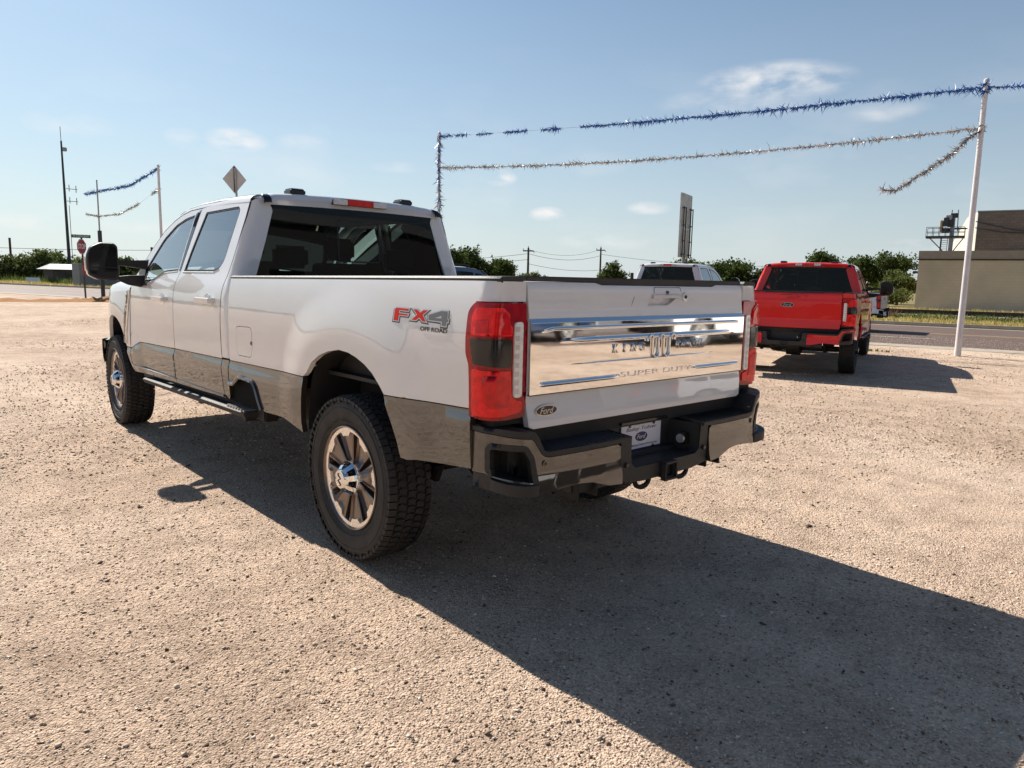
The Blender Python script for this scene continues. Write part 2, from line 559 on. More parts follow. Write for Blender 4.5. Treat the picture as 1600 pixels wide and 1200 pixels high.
BEDT = smooth_table([(.40, .95), (.55, .972), (.66, .990), (.80, .999), (.95, 1.003), (1.10, 1.005), (1.20, 1.0035), (1.27, 1.000), (1.33, .995), (1.40, .986), (1.47, .970), (1.6, .93)])
CABT = smooth_table([(.40, .95), (.55, .972), (.66, .990), (.80, .999), (.95, 1.003), (1.10, 1.005), (1.20, 1.0035), (1.27, 1.000), (1.33, .995), (1.40, .978), (1.46, .950), (1.70, .876), (1.95, .795), (2.1, .745)], win=0.02)
REAR_ARCH = [(.455, .60), (.455, .66), (.447, .72), (.433, .80), (.415, .88), (.385, .945), (.318, 1.010), (.230, 1.055), (.130, 1.085), (.011, 1.103), (-.080, 1.097), (-.158, 1.080), (-.235, 1.054), (-.305, 1.018), (-.365, .970), (-.405, .925), (-.447, .870), (-.490, .800), (-.527, .725), (-.548, .655)]
FRONT_ARCH = [(3.725, .585), (3.80, .625), (3.865, .685), (3.925, .755), (3.985, .845), (4.068, .944), (4.140, 1.000), (4.230, 1.040), (4.330, 1.062), (4.420, 1.060), (4.510, 1.030), (4.585, .975), (4.640, .900), (4.68, .82), (4.71, .74), (4.73, .66)]
_ra = np.array(densify(rounded([REAR_ARCH[0]] + REAR_ARCH[3:-3:3] + [REAR_ARCH[-1]], .2, 8, False), .02, False)); _fa = np.array(densify(rounded([FRONT_ARCH[0]] + FRONT_ARCH[3:-2:3] + [FRONT_ARCH[-1]], .2, 8, False), .02, False))


def sstep(t): t = np.clip(t, 0, 1); return t * t * (3 - 2 * t)


def bump_at(y, z, poly, amp, wdt):
    d = np.sqrt((y[..., None] - poly[:, 0]) ** 2 + (z[..., None] - poly[:, 1]) ** 2)
    k = 45.0
    dm = -np.log(np.exp(-k * np.minimum(d, 3)).sum(-1) + 1e-30) / k + 0.030
    return amp * (1 - sstep((dm - 0.072) / wdt))


def halfw(y, z, tab=BEDT):
    y = np.asarray(y, float); z = np.asarray(z, float)
    y, z = np.broadcast_arrays(y, z)
    s = np.interp(z, *tab)
    s = s + bump_at(y, z, _ra, .017, .26) + bump_at(y, z, _fa, .018, .24)
    s = s - 0.45 * np.clip(y - 4.40, 0, None) ** 2
    return s


CR = 0.07; UC = -1.07


def bedmap(off=0.0, low=None, tab=BEDT):
    """u runs along the side (= y) and round the rear corner on to the rear face"""
    def f(u, z):
        y = np.maximum(u, UC)
        s = halfw(y, z, tab) + off
        if low is not None: s = s + .014 * sstep((low(y) - z) / .05)
        th = np.clip((UC - u) / CR, 0, PI / 2)
        rest = np.clip((UC - u) - CR * PI / 2, 0, .13) / .13
        x0 = s - CR
        x = x0 + (CR + off * 0) * np.cos(th) - rest * (x0 - .803)
        yy = np.where(u < UC, UC - (CR + off) * np.sin(th), u)
        return -x, yy, z
    return f


TWO_Y = [-1.2, -1.035, -.378, .46, .739, 1.55, 1.653, 2.633, 3.50, 3.60, 3.70, 3.76, 3.84]
TWO_Z = [.957, .953, .928, .922, .917, .905, .904, .889, .872, .867, .840, .815, .800]


def two(y): return np.interp(y, TWO_Y, TWO_Z)


def twoline(y0, y1, dz=0.0, n=10):
    ys = [y0 + (y1 - y0) * i / (n - 1) for i in range(n)]
    return [(y, float(two(y)) + dz) for y in ys]


def arch_between(A, z_from, z_to=None, front=True):
    return A


BPLAN = np.array([(0, -1.285), (.15, -1.2848), (.30, -1.283), (.45, -1.278), (.60, -1.27), (.73, -1.26), (.85, -1.243), (.895, -1.230), (.93, -1.208), (.957, -1.180), (.975, -1.150), (.987, -1.115), (.995, -1.08), (1.0, -1.05), (1.002, -1.02)])
BS = np.r_[0, np.cumsum(np.hypot(*np.diff(BPLAN, axis=0).T))]


def bumpmap(off=0.0, lean=0.0):
    def f(s, z):
        a = np.abs(s)
        x = np.interp(a, BS, BPLAN[:, 0]); y = np.interp(a, BS, BPLAN[:, 1])
        h = .012
        tx = np.interp(a + h, BS, BPLAN[:, 0]) - np.interp(a - h, BS, BPLAN[:, 0]); ty = np.interp(a + h, BS, BPLAN[:, 1]) - np.interp(a - h, BS, BPLAN[:, 1])
        l = np.hypot(tx, ty) + 1e-9
        nx, ny = ty / l, -tx / l
        o = off + lean * np.clip(.70 - z, 0, .2)
        return np.sign(s) * (x + nx * o), y + ny * o, z
    return f


# ------------------------------------------------------------------ wheel (axis along x, outer face towards -x)
_wc = {}


def wheel_meshes(rim='bronze', tr=0.433, rr=0.272):
    key = (rim, tr)
    if key in _wc: return _wc[key]
    W = .238; xo = -W / 2
    D = {}
    b = MB()
    prof = [(xo + .028, rr - .012), (xo + .020, rr + .004), (xo + .012, rr + .018), (xo + .004, rr + .045), (xo - .002, rr + .08), (xo - .001, rr + .105), (xo + .003, tr - .040), (xo + .008, tr - .034), (xo + .010, tr - .022), (xo + .026, tr - .013), (xo + .045, tr - .012),
            (0, tr - .010), (-xo - .045, tr - .012), (-xo - .026, tr - .013), (-xo - .010, tr - .022), (-xo - .003, tr - .045), (-xo + .002, rr + .08), (-xo - .008, rr + .02), (-xo - .028, rr - .012)]
    b.revolve(prof, 96)
    n = 68
    rows = [(-.101, .031, 0.0, 1), (-.052, .042, .5, 0), (0.0, .040, 0.0, 2), (.052, .042, .5, 0), (.101, .031, 0.0, 1)]
    for (xc, wd, ph, kd) in rows:
        for i in range(n):
            t0 = 2 * PI * (i + ph) / n; dt = 2 * PI / n * .80
            sl = .010 if kd == 0 else (.004 if kd == 2 else 0)
            sg = 1 if xc >= 0 else -1
            hw = wd / 2
            P = [(xc - hw, -dt / 2), (xc - hw * .2, -dt / 2 - .012 * (kd != 1)), (xc + hw, -dt / 2 + sl * 2), (xc + hw, dt / 2), (xc + hw * .2, dt / 2 - .012 * (kd != 1)), (xc - hw, dt / 2 - sl * 2)]
            if kd == 1:
                e = .012 if i % 2 else .0
                if xc < 0: P = [(xc - hw - e * 0 - .006, -dt / 2), (xc + hw, -dt / 2), (xc + hw, dt / 2), (xc - hw - .006, dt / 2)]
                else: P = [(xc - hw, -dt / 2), (xc + hw + .006, -dt / 2), (xc + hw + .006, dt / 2), (xc - hw, dt / 2)]
            m = len(P)
            vs = []
            for rad in (tr - .014, tr):
                for (px, pt) in P:
                    ed = max(0, abs(px) - .082); r_ = rad - ed * ed * 7
                    vs.append((px, r_ * math.cos(t0 + pt), r_ * math.sin(t0 + pt)))
            b.add(vs, [tuple(range(m, 2 * m))] + [(k, (k + 1) % m, m + (k + 1) % m, m + k) for k in range(m)])
    # shoulder lugs reaching down the outer sidewall
    for i in range(n):
        t0 = 2 * PI * i / n; dt = 2 * PI / n * (.62 if i % 2 else .42); dr = .040 if i % 2 else .028
        for sg in (-1, 1):
            vs = []
            for (xx, rad) in ((sg * (-xo - .003), tr - dr), (sg * (-xo + .002), tr - dr + .006), (sg * (-xo - .004), tr - .012), (sg * (-xo - .022), tr - .004)):
                for s_ in (-1, 1): vs.append((xx, rad * math.cos(t0 + s_ * dt / 2), rad * math.sin(t0 + s_ * dt / 2)))
            b.add(vs, [(0, 1, 3, 2), (2, 3, 5, 4), (4, 5, 7, 6)])
    # raised ribs on the sidewall
    for r_ in (rr + .03, rr + .098):
        b.revolve([(xo - .001, r_ - .003), (xo - .0045, r_ - .001), (xo - .0045, r_ + .001), (xo - .001, r_ + .003)], 72)
    D['tyre'] = b.mesh('tyre', angle=40)
    # barrel + disc
    b = MB()
    b.revolve([(xo + .022, rr - .004), (xo + .012, rr + .001), (xo + .010, rr - .005), (xo + .030, rr - .016), (xo + .060, rr - .030), (xo + .12, rr - .036), (-xo - .02, rr - .010)], 64)
    b.revolve([(xo + .11, .0), (xo + .11, .235)], 32)
    D['barrel'] = b.mesh('barrel')
    # outer machined ring with eight tabs
    b = MB()
    for j in range(8):
        a0 = 2 * PI * j / 8
        m = 12
        vs = []
        for k in range(m + 1):
            t = a0 + 2 * PI / 8 * k / m
            q = abs(((k / m) - .5)) * 2
            ri = .219 if q < .34 else (.243 if q > .44 else .219 + (q - .34) / .10 * .024)
            for (xx, r_) in ((xo + .020, rr - .004), (xo + .024, ri), (xo + .040, ri - .003)):
                vs.append((xx, r_ * math.cos(t), r_ * math.sin(t)))
        b.add(vs, [(3 * k + i, 3 * k + i + 1, 3 * k + i + 4, 3 * k + i + 3) for k in range(m) for i in range(2)])
    D['ring'] = b.mesh('ring', angle=25)
    # one spoke: broad, recessed, with raised edges
    b = MB()
    def sp(a, x, r_): return (x, r_ * math.cos(a), r_ * math.sin(a))
    secs = []
    for (r_, hw_, xb) in ((.075, .024, .046), (.11, .035, .038), (.17, .053, .034), (.215, .068, .031), (.246, .080, .028)):
        q = []
        for (f, dx) in ((-1, .030), (-1, .0), (-.80, -.004), (-.70, .007), (.70, .007), (.80, -.004), (1, .0), (1, .030)):
            q.append((xo + xb + dx, r_, f * hw_))
        secs.append(q)
    b.loft(secs)
    D['spoke'] = b.mesh('spoke', angle=30)
    # hub cap
    b = MB()
    b.revolve([(xo + .055, .093), (xo + .020, .092), (xo + .012, .088)], 40)
    b.revolve([(xo - .040, .0), (xo - .040, .040), (xo - .038, .047), (xo - .030, .052), (xo - .014, .056)], 40)
    for j in range(8):
        t = 2 * PI * (j + .5) / 8
        mt = Matrix.Rotation(t, 4, 'X')
        b.loft([[(xo - .036, .046, -.011), (xo - .032, .046, .011), (xo - .032, .046, .011), (xo - .036, .046, -.011)],
                [(xo - .020, .066, -.013), (xo - .020, .066, .013), (xo - .004, .060, .013), (xo - .004, .060, -.013)],
                [(xo + .012, .091, -.015), (xo + .012, .091, .015), (xo + .020, .086, .015), (xo + .020, .086, -.015)]], closed=True, mat=mt)
    D['hub'] = b.mesh('hub', angle=40)
    b = MB()
    b.revolve([(xo + .004, 0), (xo + .004, .086)], 24)
    for j in range(8):
        t = 2 * PI * j / 8
        b.tube([(xo + .004, .070 * math.cos(t), .070 * math.sin(t)), (xo - .006, .068 * math.cos(t), .068 * math.sin(t))], .011, 6)
    D['lugs'] = b.mesh('lugs')
    # running W mark on the cap
    b = MB()
    pts = []
    for k in range(41):
        t = k / 40
        yy = (t - .5) * .062
        zz = .012 * math.sin(t * PI * 4.0)
        pts.append((xo - .0405, zz - yy * .25, -yy))
    b.tube(pts, .0032, 5)
    D['mark'] = b.mesh('mark')
    _wc[key] = D
    return D


def make_wheel(parent, x, y, side, rim='bronze', spin=0.0, steer=0.0, z=.433, logo=True, cap='chrome', ring='machined'):
    D = wheel_meshes(rim)
    wh = link('wheel', D['barrel'], parent, rim)
    wh.location = (x, y, z)
    wh.rotation_euler = (spin if side < 0 else -spin, 0, (0 if side < 0 else PI) + steer)
    link('tyre', D['tyre'], wh, 'rubber')
    link('rim_ring', D['ring'], wh, ring)
    for j in range(8):
        s_ = link('spoke', D['spoke'], wh, rim)
        s_.rotation_euler = (2 * PI * (j + .5) / 8, 0, 0)
    link('lug_ring', D['lugs'], wh, 'gloss')
    link('hub_cap', D['hub'], wh, cap)
    if logo: link('hub_mark', D['mark'], wh, 'badge_black')
    return wh


# ------------------------------------------------------------------ oval badge with script
def oval_badge(parent, cx, cy, cz, wd, ht, name='oval_emblem', inner='oval', txt='silver', ring='silver', ny=-1):
    n = 40
    def ell(a, b_): return [(cx + a * math.cos(2 * PI * k / n), cz + b_ * math.sin(2 * PI * k / n)) for k in range(n)]
    e = MB().prism(ell(wd / 2, ht / 2), 'y', cy, cy - .006).build(name, ring, parent, bevel=.0015, angle=40)
    MB().prism(ell(wd / 2 - .006, ht / 2 - .006), 'y', cy - .004, cy - .0075).build('emblem_field', inner, e, angle=40)
    put_text('emblem_script', 'Ford', ht * .82, txt, e, (cx, cy - .0078, cz - ht * .03), (1, 0, 0), (0, 0, 1), extrude=.0008, width=wd * .62, shear=.35)
    return e


# ------------------------------------------------------------------ the pickup itself
def build_truck(name, label, loc=(0, 0, 0), rz=0.0, up_='white', low_='brown', chrome_gate=True, fx4=True, plate=True, rimc='bronze', short=False, group=None, detail=True, hubc='chrome', ringc='machined', alt_light=False, running=True, mirrors='plastic'):
    root = empty(name, loc, rz)
    tag(root, label, 'pickup truck', group)
    T = root
    for side in (-1, 1):
        f = bedmap()
        # ---- bed side, upper colour
        tl = [(-1.034, 1.053), (-1.030, 1.130), (-1.009, 1.175), (-1.005, 1.236), (-1.011, 1.348), (-1.046, 1.385), (-1.305, 1.385)]
        top = [(-1.305, 1.464), (-1.20, 1.465), (-1.0, 1.465), (0, 1.456), (1.0, 1.446), (1.527, 1.441)]
        ar = [p for p in REAR_ARCH if p[1] > .925]
        o = top + twoline(1.527, .425, 0, 8) + ar + twoline(-.408, -1.036, 0, 6) + tl
        fuel = rounded([(1.396, 1.140), (1.170, 1.146), (1.146, 1.120), (1.146, 1.0), (1.175, .952), (1.385, .950), (1.396, .97)], .025, 3)
        fuel = [(a, b + (.0)) for a, b in fuel]
        bs = sheet('bed_side', o, f, up_, T, holes=[fuel] if side == -1 else [], rim=.03, side=side, grid=.028 if detail else .06)
        if side == -1:
            cx_, cz_ = 1.27, 1.048
            fi = [(cx_ + (a - cx_) * .965, cz_ + (b - cz_) * .955) for a, b in fuel]
            fd = sheet('fuel_door', fi, bedmap(.0005), up_, bs, rim=.012, side=side)
            fl_ = [(cx_ + (a - cx_) * 1.03, cz_ + (b - cz_) * 1.03) for a, b in fuel]
            sheet('door_gap', fl_, bedmap(-.010), 'badge_black', bs, rim=0, side=side)
            MB().tube([(-1.006, 1.158, 1.045), (-1.0075, 1.158, 1.045)], .013, 12).build('push_pad', 'gloss', fd)
        # ---- bed side, lower colour
        fl = bedmap(.0, lambda y: two(y) - .004)
        ar2 = [p for p in REAR_ARCH if p[1] < .928 and p[0] < 0]
        o = twoline(-.402, -1.036, -.005, 6) + [(-1.038, .925), (-1.048, .918), (-1.048, .706), (-.93, .694), (-.678, .670), (-.60, .655)] + list(reversed(ar2))
        sheet('bed_lower_rear', o, fl, low_, T, rim=.03, side=side)
        ar3 = [p for p in REAR_ARCH if p[1] < .925 and p[0] > 0]
        cut = rounded([(1.527, .757), (1.455, .757), (1.335, .822), (1.135, .815), (1.085, .775), (1.055, .70), (1.030, .648)], .02, 3, closed=False)
        o = [(1.527, .755)] + cut[1:] + [(.993, .636), (.71, .643), (.60, .630), (.50, .612)] + ar3 + twoline(.425, 1.527, -.005, 8)
        bl = sheet('bed_lower_front', o, fl, low_, T, rim=.03, side=side)
        # step opening behind the cab: surround moulding, dark pocket, tread
        s_ = -1 if side == -1 else 1
        mb = MB()
        path = [(1.53, .752), (1.455, .752), (1.335, .816), (1.140, .808), (1.095, .770), (1.065, .70), (1.035, .64)]
        path = rounded(path, .02, 3, closed=False)
        mb.tube([(s_ * (halfw(y, z) + .018), y, z) for y, z in path], .013, 6)
        mb.build('step_surround', low_, bl)
        mb = MB().box(s_ * .74, s_ * .985, 1.04, 1.60, .63, .86)
        mb.f = [q for i, q in enumerate(mb.f) if i != (5 if s_ < 0 else 3)]
        mb.build('step_pocket', 'void', bl)
        # ---- wheel house liner
        lin = MB()
        lin.loft([[(s_ * .97, y + (y - .0) * .02, z + .01) for y, z in densify(REAR_ARCH, .08, False)], [(s_ * .66, y, z + .0) for y, z in densify(REAR_ARCH, .08, False)]])
        yz = densify(REAR_ARCH, .08, False)
        lin.add([(s_ * .66, y, z) for y, z in yz], [tuple(range(len(yz)))])
        lin.build('rear_wheel_liner', 'dark', T)
        lin = MB()
        yz = densify(FRONT_ARCH, .08, False)
        lin.loft([[(s_ * .97, y, z + .01) for y, z in yz], [(s_ * .60, y, z) for y, z in yz]])
        lin.add([(s_ * .60, y, z) for y, z in yz], [tuple(range(len(yz)))])
        lin.build('front_wheel_liner', 'dark', T)
        # ---- tail lamp
        lamp = [(-1.037, .925), (-1.037, 1.053), (-1.033, 1.130), (-1.012, 1.175), (-1.008, 1.236), (-1.014, 1.346), (-1.050, 1.382), (-1.302, 1.380), (-1.302, 1.315), (-1.312, 1.300), (-1.312, 1.03), (-1.300, .915), (-1.20, .911), (-1.10, .917)]
        lamp = rounded(lamp, [0, 0, .01, .01, .01, .02, .02, .012, 0, 0, .01, .02, .01, .01], 3)
        tlp = sheet('tail_lamp', lamp, bedmap(.010), 'lens_deep', T, rim=.04, side=side, grid=.03)
        U = lambda x, z: None
        sheet('lens_upper', rounded([(-1.048, 1.252), (-1.048, 1.330), (-1.072, 1.362), (-1.180, 1.362), (-1.215, 1.335), (-1.215, 1.300), (-1.232, 1.285), (-1.232, 1.250)], .008, 2), bedmap(.016), 'lens_bright', tlp, rim=.008, side=side, grid=.03)
        sheet('lens_grid', rounded([(-1.075, 1.262), (-1.075, 1.315), (-1.125, 1.315), (-1.125, 1.262)], .006, 2), bedmap(.019), 'lens', tlp, rim=.004, side=side, grid=.03)
        sheet('lens_block', rounded([(-1.150, 1.255), (-1.150, 1.345), (-1.195, 1.345), (-1.215, 1.320), (-1.225, 1.27), (-1.225, 1.255)], .005, 2), bedmap(.020), 'lens', tlp, rim=.006, side=side, grid=.03)
        sheet('lens_insert', rounded([(-1.042, 1.238), (-1.232, 1.236), (-1.232, 1.128), (-1.215, 1.122), (-1.068, 1.138)], .008, 2), bedmap(.017), 'gloss', tlp, rim=.008, side=side, grid=.03)
        sheet('lens_lower', rounded([(-1.060, 1.118), (-1.230, 1.110), (-1.235, 1.005), (-1.262, .985), (-1.285, .985), (-1.285, .940), (-1.20, .928), (-1.062, .932)], .01, 2), bedmap(.016), 'lens_bright', tlp, rim=.008, side=side, grid=.03)
        sheet('reverse_lens', rounded([(-1.110, 1.095), (-1.190, 1.092), (-1.228, 1.07), (-1.228, .985), (-1.245, .965), (-1.14, .962), (-1.115, .985), (-1.108, 1.04)], .008, 2), bedmap(.0185), 'lens', tlp, rim=.005, side=side, grid=.03)
        st = sheet('led_strip', rounded([(-1.243, 1.000), (-1.283, 1.000), (-1.283, 1.305), (-1.243, 1.305)], .014, 3), bedmap(.018), 'lens_clear', tlp, rim=.010, side=side, grid=.03)
        led = MB()
        for k in range(8):
            z0 = 1.014 + k * .036
            u0, u1 = -1.247, -1.266
            fm = bedmap(.020)
            q = [fm(np.array(a), np.array(b)) for a, b in ((u0, z0), (u1, z0), (u1, z0 + .020), (u0, z0 + .020))]
            led.add([(float(p[0]) * (1 if side == -1 else -1), float(p[1]), float(p[2])) for p in q], [(0, 1, 2, 3)])
        led.build('led_segments', 'silver', tlp, angle=0)
        # ---- bed rail cap
        secs = []
        ys = [1.53] + [1.3 - .3 * k for k in range(8)] + [-1.04, -1.10, -1.135]
        for y in ys:
            zt = float(np.interp(y, [-1.2, -1.0, 1.53], [1.465, 1.465, 1.441]))
            xo_ = float(halfw(y, zt)) - (0.028 if y < -1.12 else (.010 if y < -1.08 else 0))
            secs.append([(s_ * (xo_ - .002), y, zt - .002), (s_ * (xo_ - .001), y, zt + .010), (s_ * (xo_ - .010), y, zt + .019), (s_ * (xo_ - .11), y, zt + .021), (s_ * (xo_ - .125), y, zt + .010), (s_ * (xo_ - .125), y, zt - .04)])
        mb = MB().loft(secs)
        mb.add([secs[-1][k] for k in range(6)], [(0, 1, 2, 3, 4, 5)])
        mb.build('bed_rail_cap', 'plastic', T)
        # ---- doors
        fc = bedmap(0, None, CABT)
        fw_hole = rounded([(3.60, 1.425), (3.454, 1.575), (3.264, 1.748), (3.05, 1.855), (2.85, 1.900), (2.655, 1.918), (2.685, 1.487), (3.006, 1.474), (3.257, 1.398), (3.55, 1.392)], [.02, .02, .05, .05, .05, .012, .012, .06, .06, .03], 4)
        o = [(2.660, .890), (2.660, 1.345), (2.648, 1.42), (2.626, 1.50), (2.545, 1.958), (2.78, 1.952), (2.96, 1.928), (3.12, 1.885), (3.30, 1.812), (3.52, 1.655), (3.66, 1.535), (3.78, 1.42), (3.812, 1.34), (3.826, 1.20), (3.828, 1.016), (3.818, .80), (3.76, .815), (3.70, .840), (3.60, .867), (3.50, .872)] + twoline(3.3, 2.75, 0, 4)
        fdoor = sheet('front_door', o, fc, up_, T, holes=[fw_hole], rim=.022, side=side)
        rw_hole = rounded([(2.555, 1.482), (2.520, 1.62), (2.422, 1.926), (1.80, 1.934), (1.752, 1.905), (1.785, 1.565), (1.835, 1.508), (1.93, 1.484)], [.012, .02, .012, .02, .04, .06, .03, .05], 4)
        o = [(2.652, .890), (2.652, 1.345), (2.640, 1.42), (2.618, 1.50), (2.537, 1.959), (2.20, 1.968), (1.66, 1.966), (1.632, 1.955), (1.628, 1.85), (1.640, 1.60), (1.662, 1.45), (1.672, 1.36), (1.682, 1.10), (1.678, .95), (1.670, .904)] + twoline(1.75, 2.55, 0, 5)
        rdoor = sheet('rear_door', o, fc, up_, T, holes=[rw_hole], rim=.022, side=side)
        g1 = [(a * .992 + 3.1 * .008 if False else a, b) for a, b in fw_hole]
        sheet('front_window', offset_poly(fw_hole, .008), bedmap(-.008, None, CABT), 'glass', fdoor, rim=0, side=side, grid=.1)
        sheet('rear_window', offset_poly(rw_hole, .008), bedmap(-.008, None, CABT), 'glass', rdoor, rim=0, side=side, grid=.1)
        for hole, dr in ((fw_hole, fdoor), (rw_hole, rdoor)):
            inner = offset_poly(hole, -.014)
            sheet('window_seal', offset_poly(hole, .001), bedmap(-.003, None, CABT), 'seal', dr, holes=[inner], rim=.004, side=side, grid=.2, edge=.06)
        # dark B-pillar appliques
        sheet('pillar_trim', [(2.662, 1.484), (2.628, 1.489), (2.552, 1.95), (2.640, 1.925)], bedmap(.0015, None, CABT), 'gloss', fdoor, rim=.002, side=side, grid=.1)
        # beltline moulding
        for pts, dr in (([(2.69, 1.481), (3.006, 1.466), (3.10, 1.44), (3.257, 1.391), (3.55, 1.386), (3.62, 1.41)], fdoor), ([(1.84, 1.50), (1.93, 1.479), (2.56, 1.476)], rdoor)):
            MB().tube([(s_ * (float(halfw(y, z, CABT)) + .001), y, z) for y, z in pts], .0045, 5).build('belt_moulding', 'silver' if up_ == 'white' else 'seal', dr)
        # lower trims in the second colour with a shelf along the top
        flc = bedmap(0, lambda y: two(y) - .006, CABT)
        o = twoline(2.660, 3.50, -.005, 6) + [(3.60, .862), (3.70, .835), (3.76, .810), (3.815, .794), (3.812, .74), (3.77, .66), (3.715, .597), (3.2, .606), (2.655, .618)]
        ft = sheet('lower_trim', o, flc, low_, fdoor, rim=.022, side=side, grid=.04)
        o = twoline(2.652, 1.670, -.005, 7) + [(1.662, .80), (1.640, .66), (1.625, .640), (2.2, .626), (2.645, .618)]
        rtm = sheet('lower_trim', o, flc, low_, rdoor, rim=.022, side=side, grid=.04)
        for y0, y1, dr in ((3.765, 2.66, ft), (2.65, 1.645, rtm)):
            MB().loft([[(s_ * (float(halfw(y, .655)) + .010), y, .659), (s_ * (float(halfw(y, .655)) + .024), y, .654), (s_ * (float(halfw(y, .655)) + .022), y, .646), (s_ * (float(halfw(y, .64)) + .010), y, .640)] for y in (y0, y1)]).build('rub_strip', low_, dr)
        # handles
        for yc, zc_, dr in ((2.925, 1.262, fdoor), (1.912, 1.286, rdoor)):
            x_ = s_ * (float(halfw(yc, zc_, CABT)))
            h_ = MB().box(x_ + s_ * .030, x_ + s_ * .050, yc - .140, yc + .140, zc_ - .021, zc_ + .024).build('door_handle', up_, dr, bevel=.009, segs=3)
            MB().box(x_ - s_ * .01, x_ + s_ * .035, yc - .130, yc - .07, zc_ - .014, zc_ + .018).box(x_ - s_ * .01, x_ + s_ * .035, yc + .09, yc + .130, zc_ - .014, zc_ + .018).build('handle_mount', up_, h_, bevel=.006)
            n_ = 20
            cup = [(yc + .0 + .075 * math.cos(2 * PI * k / n_), zc_ + .045 * math.sin(2 * PI * k / n_)) for k in range(n_)]
            sheet('handle_cup', cup, bedmap(.0008, None, CABT), 'badge_grey' if up_ == 'white_' else up_, dr, rim=.001, side=side, grid=.03)
            MB().revolve([(-.012, .0), (-.008, .035), (0, .048)], 20, mat=Matrix.Translation((x_ + s_ * .002, yc, zc_)) @ Matrix.Scale(1 if s_ > 0 else -1, 4, (1, 0, 0))).build('handle_recess', up_, dr)
        for pts, nm, dr in (([(3.829, .80), (3.838, 1.016), (3.836, 1.20), (3.826, 1.34)], 'door_seam', fdoor), ([(2.656, .63), (2.656, 1.345), (2.644, 1.42), (2.622, 1.50), (2.541, 1.955)], 'door_seam', rdoor),
                            ([(1.640, .66), (1.674, .91), (1.680, 1.10), (1.668, 1.36), (1.657, 1.45), (1.635, 1.60), (1.623, 1.85), (1.628, 1.96)], 'door_seam', rdoor),
                            ([(1.66, 1.971), (2.2, 1.973), (2.54, 1.963), (2.78, 1.957), (2.96, 1.933), (3.12, 1.890), (3.30, 1.817), (3.52, 1.660), (3.66, 1.540), (3.78, 1.425)], 'drip_seam', fdoor)):
            pp = densify(pts, .06, False)
            MB().tube([(s_ * (float(halfw(y, z, CABT)) - .0045), y, z) for y, z in pp], .0048, 5).build(nm, 'seal', dr)
        # cab rear corner
        cr_ = .06
        def cornermap(u, z):
            yc_ = 1.615 + (z - 1.45) * .08
            s0 = np.interp(z, *CABT)
            th = np.clip((yc_ - u) / cr_, 0, PI / 2); rest = np.clip((yc_ - u) - cr_ * PI / 2, 0, None)
            x = s0 - cr_ + cr_ * np.cos(th) - rest
            y = np.where(u < yc_, yc_ - cr_ * np.sin(th), u)
            return -x, y, z
        o = [(1.664, .912), (1.670, 1.10), (1.662, 1.36), (1.652, 1.45), (1.630, 1.60), (1.618, 1.85), (1.622, 1.962), (1.60, 1.974), (1.505, 1.974), (1.460, 1.90), (1.440, 1.70), (1.425, 1.40), (1.425, .912)]
        sheet('cab_corner', o, cornermap, up_, T, rim=.02, side=side, outref=(-1, -1, .1))
        o = [(1.660, .898), (1.652, .80), (1.632, .665), (1.56, .64), (1.54, .66), (1.54, .902)]
        sheet('cab_corner_lower', o, flc, low_, T, rim=.03, side=side)
        # fender
        ar = [p for p in FRONT_ARCH if p[1] > .80]
        o = [(3.838, .802), (3.848, 1.016), (3.846, 1.20), (3.840, 1.31), (3.95, 1.300), (4.3, 1.290), (4.6, 1.270), (4.80, 1.235), (4.90, 1.18), (4.93, 1.05), (4.93, .86), (4.90, .80)] + list(reversed([p for p in ar if p[0] > 3.95])) + [(3.955, .802)]
        fen = sheet('fender', o, fc, up_, T, rim=.03, side=side, grid=.035 if detail else .06)
        o = [(3.828, .795), (3.950, .795), (3.925, .755), (3.865, .685), (3.80, .625), (3.735, .59), (3.725, .598), (3.785, .66), (3.822, .74)]
        sheet('fender_lower', o, flc, low_, T, rim=.03, side=side, grid=.04)
        sheet('fender_vent', rounded([(3.862, 1.312), (3.945, 1.300), (3.985, 1.10), (4.035, .83), (3.945, .83), (3.900, 1.10)], .006, 2), bedmap(.003, None, CABT), 'gloss', fen, rim=.006, side=side, grid=.05)
        MB().tube([(s_ * (float(halfw(y, z, CABT)) + .006), y, z) for y, z in ((3.862, 1.31), (3.878, 1.20), (3.897, 1.08), (3.920, .95), (3.945, .83))], .006, 6).build('vent_strip', 'chrome', fen)
        if side == -1:
            put_text('fender_badge', 'F-250', .055, 'chrome', fen, (-(float(halfw(3.935, 1.20, CABT)) + .008), 3.925, 1.17), (0, .18, -1), (0, 1, .18), extrude=.003, width=.22)
        # hood shoulder + roof edge handled below; running board
        if running:
            rb = MB()
            ys_ = (3.40, 3.30, 2.2, 1.30, 1.215)
            rb.loft([[(s_ * .93, y, .600 - .012 * (y - 1.2)), (s_ * 1.030, y, .604 - .012 * (y - 1.2)), (s_ * 1.045, y, .594 - .012 * (y - 1.2)), (s_ * 1.035, y, .566 - .012 * (y - 1.2)), (s_ * .90, y, .55 - .012 * (y - 1.2))] for y in ys_], closed=True, cap=True)
            rbo = rb.build('running_board', 'plastic', T)
            MB().loft([[(s_ * 1.020, y, .6052 - .012 * (y - 1.2)), (s_ * 1.0455, y, .5965 - .012 * (y - 1.2)), (s_ * 1.0395, y, .572 - .012 * (y - 1.2))] for y in (3.38, 1.23)]).build('board_edge', 'rubber', rbo)
            for k in range(7):
                MB().box(s_ * .955, s_ * 1.035, 1.235 + k * .045, 1.255 + k * .045, .600, .6125).build('tread_strip', 'silver', rbo)
            for y in (3.15, 2.3, 1.45):
                MB().box(s_ * .62, s_ * .95, y - .03, y + .03, .50, .56).build('board_bracket', 'dark', rbo)
